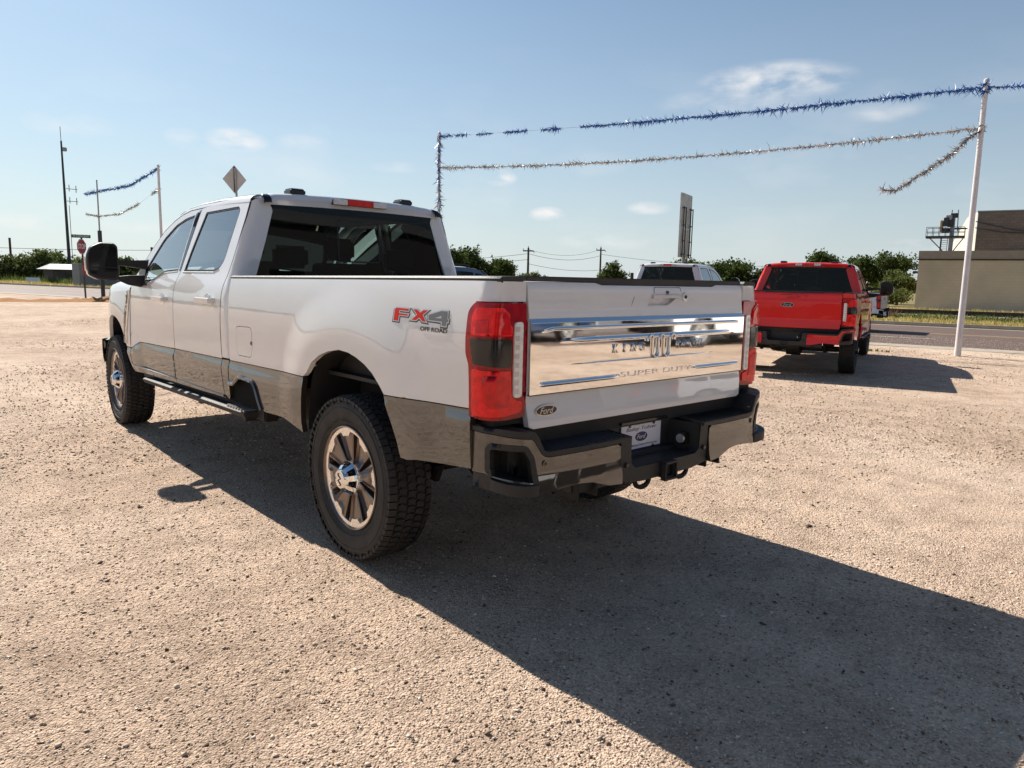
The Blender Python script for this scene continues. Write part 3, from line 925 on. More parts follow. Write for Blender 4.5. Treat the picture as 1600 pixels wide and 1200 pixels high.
        # rocker underside
        MB().box(s_ * .86, s_ * .955, 1.10, 3.70, .545, .66).build('rocker', 'dark', T, bevel=.01)
        # mirror
        my = 3.46
        mir = MB()
        outl = [(-1.405, 1.44), (-1.412, 1.60), (-1.385, 1.665), (-1.31, 1.703), (-1.205, 1.700), (-1.180, 1.675), (-1.177, 1.43), (-1.195, 1.392), (-1.34, 1.405)]
        outl = rounded(outl, .02, 3)
        cxm, czm = -1.295, 1.55
        secs = []
        for (yy, sc) in ((my - .045, .97), (my - .03, 1.0), (my + .03, .99), (my + .09, .86), (my + .12, .62), (my + .13, .2)):
            secs.append([((cxm + (a - cxm) * sc) * -s_, yy, czm + (b_ - czm) * sc) for a, b_ in outl])
        mir.loft(secs, closed=True, cap=True)
        mo = mir.build('mirror', mirrors, T, angle=40)
        cp_ = MB()
        cp_.loft([[((cxm + (a - cxm) * sc) * -s_, yy, czm + (b_ - czm) * sc) for a, b_ in outl] for (yy, sc) in ((my - .022, 1.012), (my + .03, 1.006), (my + .09, .88), (my + .122, .64), (my + .136, .2))], closed=True, cap=False)
        cp_.build('mirror_shell', up_ if up_ != 'red' else 'plastic', mo, angle=40)
        MB().prism([((cxm + (a - cxm) * .86) * -s_, 1.592 + (b_ - 1.592) * .84 if b_ > 1.49 else 1.505) for a, b_ in outl], 'y', my - .0455, my - .052).build('mirror_glass', 'mirrorglass', mo, angle=0)
        MB().prism([((cxm + (a - cxm) * .86) * -s_, czm + (b_ - czm) * .86 if b_ < 1.46 else 1.495) for a, b_ in outl], 'y', my - .0455, my - .0525).build('mirror_glass', 'mirrorglass', mo, angle=0)
        MB().loft([[(s_ * (1.416), my - .02, 1.47), (s_ * 1.422, my, 1.47), (s_ * 1.405, my + .05, 1.47)], [(s_ * 1.418, my - .02, 1.585), (s_ * 1.425, my, 1.585), (s_ * 1.408, my + .05, 1.585)]]).build('turn_lens', 'lens_clear', mo)
        MB().loft([[(s_ * 1.18, my, 1.560), (s_ * 1.18, my + .05, 1.560), (s_ * 1.18, my + .05, 1.525), (s_ * 1.18, my, 1.525)], [(s_ * .94, my + .02, 1.572), (s_ * .94, my + .08, 1.572), (s_ * .94, my + .08, 1.49), (s_ * .94, my + .02, 1.50)]], closed=True, cap=True).build('mirror_arm', 'plastic', mo, bevel=.006)
        MB().loft([[(s_ * 1.18, my, 1.43), (s_ * 1.18, my + .05, 1.43), (s_ * 1.18, my + .05, 1.40), (s_ * 1.18, my, 1.40)], [(s_ * 1.09, my, 1.44), (s_ * 1.09, my + .08, 1.44), (s_ * 1.09, my + .08, 1.36), (s_ * 1.09, my, 1.36)], [(s_ * .96, my + .02, 1.445), (s_ * .96, my + .10, 1.445), (s_ * .96, my + .10, 1.335), (s_ * .96, my + .02, 1.345)]], closed=True, cap=True).build('mirror_arm', 'plastic', mo, bevel=.006)
        sheet('mirror_base', [(3.60, 1.39), (3.70, 1.47), (3.63, 1.56), (3.545, 1.58), (3.50, 1.45), (3.40, 1.39), (3.35, 1.36), (3.62, 1.355)], bedmap(.006, None, CABT), 'plastic', mo, rim=.006, side=side, grid=.06)
        # A pillar and drip edge
        P_ = [(.795, 1.62, 1.975), (.79, 2.0, 1.985), (.788, 2.6, 1.983), (.792, 2.90, 1.962), (.805, 3.12, 1.912), (.825, 3.32, 1.835), (.865, 3.55, 1.675), (.905, 3.72, 1.540), (.945, 3.90, 1.400)]
        secs = []
        for x, y, z in P_:
            secs.append([(s_ * (x + .002), y, z - .022), (s_ * (x - .004), y, z), (s_ * (x - .020), y, z + .018), (s_ * (x - .050), y, z + .030), (s_ * (x - .085), y, z + .028), (s_ * (x - .090), y, z + .0)])
        MB().loft(secs).build('a_pillar', up_, T, angle=60)
        # wheels
        make_wheel(T, s_ * .8765, 0, side, rimc, spin=.2, cap=hubc, ring=ringc, logo=(hubc == 'chrome'))
        make_wheel(T, s_ * .880, 4.47, side, rimc, spin=.55, steer=-.03 * (1), cap=hubc, ring=ringc, logo=(hubc == 'chrome'))
    # ---- roof
    secs = []
    for (y, dz, sx) in ((1.572, -.050, .925), (1.580, -.022, .935), (1.60, -.008, .965), (1.64, -.002, .995), (1.68, 0, 1.0), (1.8, .004, 1.0), (2.2, .012, 1.0), (2.6, .006, 1.0), (2.85, -.008, 1.0), (3.0, -.030, 1.005), (3.10, -.055, 1.01)):
        half = [(.780, 1.985), (.745, 2.004), (.70, 2.012), (.66, 2.024), (.50, 2.036), (.25, 2.043), (0, 2.045)]
        q = [(-a * sx, y + .03 * (1 - (a / .78) ** 2) * (y > 2.9), b_ + dz) for a, b_ in half]
        q += [(-a, b_, c_) for a, b_, c_ in reversed(q[:-1])]
        secs.append(q)
    roof = MB().loft(secs).build('roof', up_, T, angle=60)
    MB().loft([[(x, 1.5755 - .0 * abs(x), 1.998 - .045 * abs(x) ** 2), (x, 1.571 + .008, 1.952 - .02 * abs(x) ** 2)] for x in np.linspace(-.722, .722, 15)]).build('rear_header', up_, roof, angle=60)
    for s_ in (-1, 1):
        MB().loft([[(s_ * .728, y, z - .006), (s_ * .722, y, z + .003), (s_ * .682, y, z + .008), (s_ * .674, y, z)] for y, z in ((1.550, 1.948), (1.553, 1.976), (1.570, 1.996), (1.61, 2.007), (1.8, 2.014), (2.2, 2.021), (2.6, 2.016), (2.9, 1.994))]).build('roof_ditch', 'gloss', roof, angle=60)
        MB().loft([[(s_ * .45 + a, 1.66 + b_, z) for a, b_ in ((-.058, -.04), (.058, -.04), (.058, .07), (-.058, .07))] for z in (2.03, 2.066)] + [[(s_ * .45 + a, 1.67 + b_, 2.075) for a, b_ in ((-.045, -.028), (.045, -.028), (.045, .045), (-.045, .045))]], closed=True, cap=True).build('roof_pod', 'gloss', roof, bevel=.008, segs=3)
    ch = MB().prism([(-.225, 1.976), (.225, 1.976), (.212, 2.018), (.15, 2.024), (-.15, 2.024), (-.212, 2.018)], 'y', 1.575, 1.542).build('high_stop_lamp', 'gloss', T, bevel=.004)
    for (a, b_, mt_) in ((-.221, -.107, 'lens_clear'), (-.106, .106, 'lens_bright'), (.107, .221, 'lens_clear')):
        MB().box(a, b_, 1.5385, 1.545, 1.979, 2.020).build('lamp_lens', mt_, ch, bevel=.003)
    # ---- rear glass
    def bg_(x, z): return x, 1.560 + (z - 1.45) * .045 + .05 * (np.abs(x) / .84) ** 4 * .6, z
    go = rounded([(-.845, 1.30), (-.842, 1.45), (-.672, 1.955), (.672, 1.955), (.842, 1.45), (.845, 1.30)], [0, .02, .05, .05, .02, 0], 4)
    sl = rounded([(-.17, 1.578), (.17, 1.578), (.17, 1.872), (-.17, 1.872)], .02, 3)
    bgp = sheet('back_glass', go, bg_, 'privacy', T, rim=0, side=-1, grid=.15, outref=(0, -1, 0))
    fr_ = offset_poly(go, -.045)
    sheet('glass_border', go, lambda x, z: (x, bg_(x, z)[1] + .004, z), 'gloss', bgp, holes=[fr_], rim=0, side=-1, grid=.15, outref=(0, -1, 0))
    sheet('slider_frame', offset_poly(sl, .006), lambda x, z: (x, bg_(x, z)[1] - .003, z), 'seal', bgp, holes=[offset_poly(sl, -.004)], rim=.003, side=-1, grid=.15, outref=(0, -1, 0))
    MB().box(-.70, .70, 1.64, 3.02, 1.925, 1.94).box(-.80, .80, 1.640, 1.655, 1.40, 1.50).build('headliner', 'cabin', T)
    # ---- windshield, hood, nose
    def ws_(u, v):
        x = (.70 + (1 - v) * .17) * u
        return x, 3.10 + (1 - v) * .80 + .10 * (1 - u * u), 1.955 - (1 - v) * .53 + .0 * u
    sheet('windshield', [(-1, 0), (1, 0), (1, 1), (-1, 1)], ws_, 'shield', T, rim=0, side=-1, grid=.15, outref=(0, 1, 1))
    secs = []
    for (y, sc, dz) in ((3.86, 1.0, .0), (4.1, 1.0, .0), (4.4, .995, -.004), (4.65, .975, -.022), (4.80, .945, -.05), (4.88, .92, -.085), (4.93, .89, -.15), (4.94, .88, -.25)):
        half = [(.999, 1.285 + 0 * y), (.992, 1.325), (.968, 1.362), (.925, 1.383), (.86, 1.390), (.80, 1.392), (.78, 1.405), (.55, 1.432), (.25, 1.445), (0, 1.448)]
        q = [(-a * sc, y, b_ + dz) for a, b_ in half]
        q += [(-a, b_, c_) for a, b_, c_ in reversed(q[:-1])]
        secs.append(q)
    MB().loft(secs).build('hood', up_, T, angle=60)
    grl = MB().box(-.86, .86, 4.80, 4.95, .80, 1.26).build('grille', 'chrome' if chrome_gate else 'plastic', T, bevel=.03)
    for k in range(4):
        MB().box(-.60, .60, 4.94, 4.965, .86 + k * .10, .91 + k * .10).build('grille_bar', 'silver', grl, bevel=.008)
    for s_ in (-1, 1):
        MB().box(s_ * .64, s_ * .90, 4.80, 4.97, .90, 1.20).build('headlamp', 'lens_clear', T, bevel=.03)
    secs = []
    for x in np.linspace(-1.0, 1.0, 21):
        yb = 5.07 - .14 * abs(x) ** 3.2
        secs.append([(x * 1.0, yb - .20 * abs(x) ** 8, .80), (x, yb - .04, .805), (x, yb, .79), (x, yb + .012, .72), (x, yb, .62), (x, yb - .05, .555), (x, yb - .12, .56)])
    MB().loft(secs).build('front_bumper', 'chrome' if chrome_gate else 'plastic', T, angle=50)
    # ---- tailgate
    ykn = [(.80, -1.160), (.86, -1.163), (.92, -1.158), (.985, -1.150), (1.0, -1.148), (1.31, -1.148), (1.322, -1.153), (1.345, -1.147), (1.38, -1.143), (1.44, -1.140), (1.455, -1.134), (1.475, -1.120)]
    zt_, yt_ = smooth_table([(a, b_) for a, b_ in ykn], win=.008)
    def tg(off=0.0): return lambda x, z: (x, np.interp(z, zt_, yt_) - off + .0 * x, z)
    lip = [(-.797, 1.465), (-.383, 1.465), (-.345, 1.455), (.517, 1.455), (.564, 1.465), (.797, 1.465)]
    o = [(-.795, .870), (-.805, .95), (-.797, 1.30)] + lip + [(.797, 1.30), (.805, .95), (.795, .870), (.770, .860), (-.770, .860)]
    hp = rounded([(-.030, 1.363), (.020, 1.4125), (.228, 1.4125), (.180, 1.386), (.134, 1.363)], .006, 2)
    gate = sheet('tailgate', o, tg(), up_, T, holes=[hp], rim=.03, side=-1, grid=.05, outref=(0, -1, 0))
    MB().box(-.04, .235, -1.118, -1.105, 1.35, 1.42).build('handle_recess', up_, gate)
    MB().loft([[(x - .0 + dx, y, z) for dx, y, z in ((0, -1.150, 1.4135), (0, -1.152, 1.398), (-.006, -1.128, 1.394))] for x in (.008, .226)]).build('gate_handle', up_, gate)
    MB().revolve([(-1.140, .024), (-1.147, .024), (-1.150, .021), (-1.150, .016), (-1.147, .014), (-1.147, 0)], 28, 'y', mat=Matrix.Translation((.270, 0, 1.404))).build('gate_lock', up_, gate)
    MB().revolve([(-1.147, .0), (-1.152, .007), (-1.149, .009)], 12, 'y', mat=Matrix.Translation((.270, 0, 1.404))).build('lock_keyhole', 'badge_black', gate)
    MB().tube([(.128, -1.138, 1.4255), (.128, -1.146, 1.4245)], .0085, 12).build('rear_camera', 'gloss', gate)
    for a, b_ in (((-.120, 1.456), (-.126, 1.40)), ((-.126, 1.40), (-.148, 1.362)), ((.030, 1.449), (.235, 1.449)), ((.236, 1.449), (.24, 1.43)), ((.030, 1.449), (.024, 1.42))):
        MB().tube([(a[0], float(np.interp(a[1], zt_, yt_)) + .0002, a[1]), (b_[0], float(np.interp(b_[1], zt_, yt_)) + .0002, b_[1])], .0014, 4).build('panel_seam', 'badge_black', gate)
    pol = [(-.797, 1.467), (-.381, 1.467), (-.343, 1.457), (.515, 1.457), (.562, 1.467), (.797, 1.467), (.797, 1.488), (-.797, 1.488)]
    MB().prism(pol, 'y', -1.130, -1.05).build('gate_cap', 'plastic', gate, bevel=.003)
    MB().box(-.78, .78, -1.095, -1.06, .87, 1.45).build('gate_inner', 'dark', gate)
    if chrome_gate:
        # chrome applique with pressed strokes: rows in z, columns in x
        zs = np.unique(np.concatenate([np.linspace(1.003, 1.03, 6), np.arange(1.03, 1.07, .0018), np.linspace(1.07, 1.112, 8), np.arange(1.112, 1.130, .0014), np.linspace(1.13, 1.205, 14), np.arange(1.205, 1.316, .0016)]))
        xs = np.unique(np.concatenate([np.linspace(-.797, -.70, 12), np.linspace(-.70, -.55, 18), np.linspace(-.55, .55, 45), np.linspace(.55, .80, 30)]))
        X, Z = np.meshgrid(xs, zs)
        def band(zc_, h, x0, x1, tap, d, X, Z):
            """a crease: leans outwards going down across h (so it faces the sky), then eases back"""
            wx = sstep((X - x0) / tap) * sstep((x1 - X) / tap)
            up1 = sstep((zc_ + h / 2 - Z) / h)
            back = 1 - sstep((zc_ - h / 2 - Z) / (h * .30 + .003))
            return d * wx * up1 * back
        def prof(X, Z):
            Y = np.full_like(X, .0)
            Y = Y + .013 * np.clip((1.3155 - Z) / .017, 0, 1)
            wv = lambda a, b_: sstep((X - a) / .05) * sstep((b_ - X) / .05)
            Y = Y + band(1.277 - .010 * (1 - sstep((X + .74) / .08)), .010, -.735, .745, .05, .0042, X, Z)
            Y = Y + band(1.226, .016, -.63, .70, .22, .0070, X, Z)
            Y = Y + band(1.047, .014, -.735, -.262, .008, .0060, X, Z)
            Y = Y + band(1.047 + .004, .014, .356, .76, .008 , .0060, X, Z)
            Y = Y - .0035 * sstep((X + .58) / .3) * sstep((.52 - X) / .3) * np.exp(-((Z - 1.1205) / .0022) ** 2)
            return Y
        Yv = -1.150 - prof(X, Z)
        ny, nx_ = X.shape
        vs = [(X[i, j], Yv[i, j], Z[i, j]) for i in range(ny) for j in range(nx_)]
        fs = [(i * nx_ + j, i * nx_ + j + 1, (i + 1) * nx_ + j + 1, (i + 1) * nx_ + j) for i in range(ny - 1) for j in range(nx_ - 1)]
        me = bpy.data.meshes.new('applique'); me.from_pydata(vs, [], fs)
        me.polygons.foreach_set('use_smooth', [True] * len(fs))
        ap = link('gate_applique', me, gate, 'chrome')
        MB().box(-.797, .80, -1.1655, -1.145, .9995, 1.003).build('applique_edge', 'seal', gate)
        yk = -1.1685
        for body, x0_, x1_ in (('KING', -.268, -.078), ('RANCH', .214, .392)):
            for q_, ch_ in enumerate(body):
                xl = x0_ + (x1_ - x0_) * q_ / (len(body) - 1)
                put_text('raised_letter', ch_, .060, 'chrome', ap, (xl, yk, 1.171), (1, 0, 0), (0, 0, 1), extrude=.0026, width=.010 if ch_ == 'I' else .030, bevel=.0007, offset=-.0004)
        for body, xc_, wd in (('SUPER', -.080, .285), ('DUTY', .212, .225)):
            put_text('pressed_lettering', body, .034, 'chrome', ap, (xc_, yk + .0022, 1.048), (1, 0, 0), (0, 0, 1), extrude=.0010, width=wd, bevel=.0004, offset=-.0012)
        pts = []
        xk = [-.046, .016, .016, .052, .052, .112, .112, .148, .148, .19]
        cl = []
        def arc(cx_, cz_, r_, a0, a1, n_=9): return [(cx_ + r_ * math.cos(R(a0 + (a1 - a0) * k / n_)), cz_ + r_ * 1.15 * math.sin(R(a0 + (a1 - a0) * k / n_))) for k in range(n_ + 1)]
        r_ = .0215
        cl = arc(-.022, 1.202, r_, 190, 0) + [(-.0005, 1.140)] + arc(.021, 1.142, r_, 180, 360) + [(.0425, 1.20)] + arc(.064, 1.202, r_, 180, 0) + [(.0855, 1.142)] + arc(.107, 1.142, r_, 180, 360) + [(.1285, 1.20)] + arc(.150, 1.202, r_, 180, -10)
        MB().tube([(a + .0, yk - .001, b_) for a, b_ in cl], .0054, 8).build('raised_emblem', 'chrome', ap, angle=60)
        oval_badge(gate, -.696, float(np.interp(.932, zt_, yt_)) - .001, .932, .128, .050)
    else:
        sheet('gate_emboss', rounded([(-.60, 1.02), (.60, 1.02), (.64, 1.24), (-.64, 1.24)], .04, 4), tg(.002), up_, gate, rim=.003, side=-1, grid=.1, outref=(0, -1, 0))
        oval_badge(gate, 0, -1.152, 1.25, .20, .078)
        MB().box(-.11, .06, -1.1445, -1.139, 1.417, 1.424).build('handle_slot', 'badge_black', gate)
    # ---- rear bumper
    bm_ = MB()
    bum = None
    skin = {}
    hole = rounded([(.845, .765), (.875, .812), (.945, .818), (1.030, .822), (1.048, .80), (1.046, .705), (1.02, .692), (.900, .672), (.820, .655)], .012, 3)
    sk = [(1.118, .863), (1.00, .858), (.914, .846), (.853, .840), (.835, .825), (.800, .772), (.785, .762), (.764, .757), (.60, .758), (.45, .760), (.365, .762), (.345, .750), (.338, .62), (.345, .584), (.43, .590), (.470, .603), (.53, .620), (.60, .626), (.70, .622), (.805, .607), (.822, .645), (.905, .664), (1.02, .687), (1.05, .696), (1.118, .696)]
    body = sheet('bumper', [(-.338, .765), (-.300, .783), (-.272, .785), (-.264, .66), (-.235, .636), (.235, .636), (.264, .66), (.272, .785), (.300, .783), (.338, .765), (.334, .584), (.20, .566), (-.20, .566), (-.334, .584)], bumpmap(-.004), 'plastic', T, rim=.05, side=-1, grid=.04, outref=(0, -1, 0))
    for sg in (-1, 1):
        P_ = [(sg * a, b_) for a, b_ in sk]; H_ = [(sg * a, b_) for a, b_ in hole]
        sheet('bumper_skin', P_, bumpmap(.0, .15), low_ if low_ != 'brown' else 'brown', body, holes=[H_], rim=.03, side=-1, grid=.04, outref=(sg * .5, -1, 0))
        tr_ = [(1.118, .886), (.98, .885), (.87, .872), (.838, .868), (.820, .845), (.792, .790), (.775, .783), (.60, .783), (.45, .784), (.285, .785), (.285, .770), (.365, .766), (.45, .764), (.60, .762), (.764, .761), (.788, .766), (.803, .776), (.838, .829), (.856, .844), (.914, .850), (1.00, .862), (1.118, .867)]
        sheet('bumper_trim', [(sg * a, b_) for a, b_ in tr_], bumpmap(.004), 'plastic', body, rim=.02, side=-1, grid=.04, outref=(sg * .5, -1, 0))
        # surround of the corner pocket, the pocket and its foot step
        inn = [(a, b_ - (.034 if b_ < .715 else 0)) for a, b_ in offset_poly(hole, -.020)]
        sheet('pocket_surround', [(sg * a, b_) for a, b_ in offset_poly(hole, .004)], bumpmap(.004, .1), 'plastic', body, holes=[[(sg * a, max(b_, .640)) for a, b_ in inn]], rim=.03, side=-1, grid=.04, outref=(sg * .5, -1, 0))
        sheet('step_pocket', [(sg * a, b_) for a, b_ in offset_poly(hole, .0)], bumpmap(-.10), 'dark', body, rim=.0, side=-1, grid=.06, outref=(sg * .5, -1, 0))
        q0 = [bumpmap(.0)(np.array(sg * a), np.array(b_)) for a, b_ in densify(hole, .05)]
        q1 = [bumpmap(-.10)(np.array(sg * a), np.array(b_)) for a, b_ in densify(hole, .05)]
        MB().loft([[tuple(float(c_) for c_ in p) for p in q0], [tuple(float(c_) for c_ in p) for p in q1]], closed=True).build('pocket_wall', 'dark', body)
        # valance below the side and the foot step
        sheet('side_valance', [(sg * 1.118, .692), (sg * 1.05, .692), (sg * .96, .672), (sg * .96, .62), (sg * 1.118, .635)], bumpmap(-.006), 'plastic', body, rim=.02, side=-1, grid=.04, outref=(sg * .5, -1, 0))
        ft_ = []
        for k in range(9):
            s0 = .82 + .20 * k / 8
            a_ = bumpmap(.014 + .030 * math.sin(PI * k / 8) ** 1)(np.array(sg * s0), np.array(.66)); b__ = bumpmap(-.10)(np.array(sg * s0), np.array(.66))
            zt = .652 + .03 * k / 8
            ft_.append([(float(b__[0]), float(b__[1]), zt + .002), (float(a_[0]), float(a_[1]), zt), (float(a_[0]), float(a_[1]), zt - .045), (float(b__[0]), float(b__[1]), zt - .05)])
        fo = MB().loft(ft_, closed=True, cap=True).build('corner_step', 'plastic', body, angle=30)
        for k in range(4):
            u0 = .84 + .04 * k
            a_ = bumpmap(.0)(np.array(sg * u0), np.array(.66)); b__ = bumpmap(-.08)(np.array(sg * (u0 + .01)), np.array(.66))
            zt = .655 + .03 * (u0 - .82) / .20
            MB().tube([(float(a_[0]), float(a_[1]), zt + .002), (float(b__[0]), float(b__[1]), zt + .004)], .004, 4).build('step_rib', 'plastic', fo)
        # step pad on top and its ribs
        top_ = MB()
        top_.add([(sg * .272, -1.280, .784), (sg * .60, -1.266, .784), (sg * .785, -1.252, .784), (sg * .785, -1.12, .790), (sg * .272, -1.12, .790)], [(0, 1, 2, 3, 4)])
        top_.add([(sg * .785, -1.252, .784), (sg * .838, -1.245, .868), (sg * .838, -1.10, .868), (sg * .785, -1.12, .790)], [(0, 1, 2, 3)])
        top_.add([(sg * .838, -1.245, .868), (sg * .90, -1.225, .878), (sg * .957, -1.178, .885), (sg * .990, -1.10, .886), (sg * 1.0, -1.05, .886), (sg * .838, -1.05, .875)], [(0, 1, 2, 3, 4, 5)])
        tp = top_.build('step_pad', 'plastic', body, angle=20)
        for k in range(16):
            x0 = .30 + k * .030
            MB().loft([[(sg * x0, -1.262, .784), (sg * (x0 + .004), -1.262, .790), (sg * (x0 + .008), -1.262, .784)], [(sg * (x0 + .055), -1.13, .789), (sg * (x0 + .059), -1.13, .795), (sg * (x0 + .063), -1.13, .789)]]).build('pad_rib', 'plastic', tp)
        # inner side of raised end
        for s_x, z_ in ((.787, .735), (.300, .658)):
            p0 = bumpmap(-.01, 0)(np.array(sg * s_x), np.array(z_)); p1 = bumpmap(.006)(np.array(sg * s_x), np.array(z_))
            sn = MB().tube([tuple(float(c_) for c_ in p0), tuple(float(c_) for c_ in p1)], .0125, 16).build('park_sensor', low_ if s_x > .5 else 'plastic', body)
            p2 = bumpmap(.0068)(np.array(sg * s_x), np.array(z_))
            MB().tube([tuple(float(c_) for c_ in p1), tuple(float(c_) for c_ in p2)], .008, 12).build('sensor_face', 'gloss', sn)
        MB().box(sg * .80, sg * .96, -1.125, -1.05, .885, .915).build('lamp_gap_filler', 'dark', T)
    # plate recess
    rc = MB()
    rc.add([(-.262, -1.275, .785), (.262, -1.275, .785), (.262, -1.275, .638), (-.262, -1.275, .638), (-.235, -1.115, .785), (.235, -1.115, .785), (.235, -1.115, .645), (-.235, -1.115, .645)],
           [(4, 5, 6, 7), (0, 4, 7, 3), (5, 1, 2, 6), (7, 6, 2, 3)])
    rc.build('plate_recess', 'plastic', body, angle=0)
    MB().box(-.80, .80, -1.13, -1.06, .79, .852).build('gate_sill', 'dark', T)
    MB().box(-.18, .18, -1.145, -1.118, .800, .812).build('plate_lamp', 'gloss', body, bevel=.003)
    MB().box(.205, .240, -1.235, -1.19, .675, .735).build('trailer_socket', 'gloss', body, bevel=.004)
    MB().tube([(.203, -1.213, .705), (.190, -1.213, .705)], .022, 16).build('socket_cover', 'silver', body)
    if plate:
        pc = (0, -1.128)
        # mounted on the recess wall
        pl = MB().box(-.1525, .1525, -1.1225, -1.1190, .668, .797).build('licence_plate', 'plate', T, bevel=.0)
        MB().box(-.1525, .1525, -1.1235, -1.1190, .642, .667).build('plate_band', 'navy', pl)
        put_text('plate_text', 'Bailey Toliver', .024, 'badge_black', pl, (0, -1.1232, .766), (1, 0, 0), (0, 0, 1), extrude=.0004, width=.235, shear=.3)
        put_text('plate_text', 'www.BaileyToliverFord.com', .012, 'badge_black', pl, (0, -1.1232, .684), (1, 0, 0), (0, 0, 1), extrude=.0004, width=.25, shear=.2)
        put_text('plate_text', 'STANTON, TX', .013, 'printw', pl, (0, -1.1242, .654), (1, 0, 0), (0, 0, 1), extrude=.0004, width=.13)
        put_text('plate_text', 'www.BaileyToliverFord.com', .010, 'badge_black', pl, (0, -1.1232, .789), (1, 0, 0), (0, 0, 1), extrude=.0004, width=.17)
        n = 32
        e_ = [(.047 * math.cos(2 * PI * k / n), .725 + .0235 * math.sin(2 * PI * k / n)) for k in range(n)]
        MB().prism(e_, 'y', -1.1224, -1.1231).build('plate_oval', 'ovalblue', pl, angle=0)
        put_text('plate_script', 'Ford', .030, 'printw', pl, (0, -1.1236, .724), (1, 0, 0), (0, 0, 1), extrude=.0003, width=.066, shear=.35)
        for x_, z_ in ((-.092, .785), (.092, .785), (.092, .668)):
            MB().revolve([(-1.1225, .0085), (-1.126, .0085), (-1.127, .006), (-1.127, 0)], 14, 'y', mat=Matrix.Translation((x_, 0, z_))).build('plate_screw', 'gloss', pl)
    # ---- hitch and hardware below
    hi = MB()
    hi.box(-.036, .036, -1.30, -1.10, .555, .563).box(-.036, .036, -1.30, -1.10, .619, .627).box(-.036, -.028, -1.30, -1.10, .563, .619).box(.028, .036, -1.30, -1.10, .563, .619)
    hr = hi.build('hitch_receiver', 'plastic', T, bevel=.002)
    MB().box(-.046, .046, -1.312, -1.285, .545, .556).box(-.046, .046, -1.312, -1.285, .626, .637).box(-.046, -.036, -1.312, -1.285, .556, .626).box(.036, .046, -1.312, -1.285, .556, .626).build('receiver_collar', 'plastic', hr, bevel=.003)
    MB().box(-.56, .56, -1.20, -1.13, .545, .61).build('hitch_beam', 'plastic', T, bevel=.01)
    MB().box(-.50, .50, -1.16, -1.02, .60, .66).build('bumper_beam', 'dark', T)
    for sg in (-1, 1):
        lp = MB()
        pts = [(sg * .15 + .052 * math.cos(2 * PI * k / 20), -1.255, .560 + .034 * math.sin(2 * PI * k / 20)) for k in range(21)]
        lp.tube(pts, .012, 6); lp.box(sg * .15 - .07, sg * .15 + .07, -1.25, -1.12, .592, .612)
        lp.build('chain_loop', 'dark', T)
        MB().box(sg * .42, sg * .432, -1.22, -1.02, .525, .66).box(sg * .54, sg * .552, -1.22, -1.02, .525, .66).box(sg * .42, sg * .552, -1.08, -1.02, .525, .66).build('bumper_bracket', 'dark', T)
        MB().box(sg * .40, sg * .50, -1.15, 4.85, .62, .76).build('frame_rail', 'dark', T, bevel=.01)
        # leaf spring and shock
        sp_ = MB()
        for k in range(3):
            sp_.loft([[(sg * .60 + a, y, .52 - .02 * k + .10 * (y / (.8 - .15 * k)) ** 2 + b_) for a, b_ in ((-.038, 0), (.038, 0), (.038, -.013), (-.038, -.013))] for y in np.linspace(-.75 + .15 * k, .75 - .15 * k, 9)], closed=True, cap=True)
        sp_.build('leaf_spring', 'dark', T)
        MB().tube([(sg * .52, -.12, .38), (sg * .50, -.30, .80)], .032, 10).build('shock_absorber', 'dark', T)
    MB().tube([(-.78, 0, .433), (-.15, 0, .433), (-.11, 0, .433), (.11, 0, .433), (.15, 0, .433), (.78, 0, .433)], [.05, .055, .15, .15, .055, .05], 16).build('rear_axle', 'dark', T)
    MB().tube([(-.78, 4.47, .433), (.20, 4.47, .433), (.25, 4.47, .433), (.38, 4.47, .433), (.42, 4.47, .433), (.78, 4.47, .433)], [.045, .05, .13, .13, .05, .045], 16).build('front_axle', 'dark', T)
    MB().tube([(0, .15, .45), (0, 2.4, .55)], .045, 10).build('drive_shaft', 'dark', T)
    MB().revolve([(-.11, .12), (-.11, .30), (-.09, .37), (.09, .37), (.11, .30), (.11, .12)], 32, 'z', mat=Matrix.Translation((0, -.58, .76))).build('spare_tyre', 'rubber', T)
    MB().tube([(.55, 1.8, .55), (.55, .55, .62), (.62, .1, .78), (.70, -.35, .62), (.80, -.72, .60)], .038, 10).build('exhaust_pipe', 'dark', T)
    MB().box(-.62, -.20, .65, 2.3, .50, .76).build('fuel_tank', 'dark', T, bevel=.03)
    MB().box(-.85, .85, 1.60, 3.75, .66, .74).box(-.5, .5, 3.4, 4.8, .52, .80).build('floor_pan', 'dark', T, bevel=.02)
    MB().tube([(-.62, -.86, .615), (-.60, -.86, .57)], .03, 8).build('tow_eye', 'dark', T)
    # ---- load bed interior
    ib = MB()
    ib.box(-.88, .88, -1.06, 1.50, .93, .95)
    for sg in (-1, 1):
        ib.box(sg * .80, sg * .82, -1.05, 1.50, .95, 1.45)
        ib.box(sg * .62, sg * .80, -.50, .50, .95, 1.14)
    ib.box(-.88, .88, 1.50, 1.525, .66, 1.445)
    ib.build('load_bed', 'plastic', T, angle=0)
    # ---- cabin
    cb = MB()
    cb.box(-.80, .80, 1.62, 1.66, .74, 1.47).box(-.86, .86, 3.50, 3.85, 1.05, 1.40).box(-.86, .86, 1.66, 3.6, .70, .76)
    cb.build('cabin_shell', 'cabin', T)
    MB().loft([[(x, 3.46, 1.30), (x, 3.52, 1.43), (x, 3.85, 1.42)] for x in (-.86, -.4, 0, .4, .86)]).build('dashboard', 'cabin', T)
    th_ = [2 * PI * k / 24 for k in range(25)]
    MB().tube([(-.42 + .19 * math.cos(a), 3.32 + .07 * math.sin(a), 1.36 + .18 * math.sin(a)) for a in th_], .015, 6).build('steering_wheel', 'cabin', T)
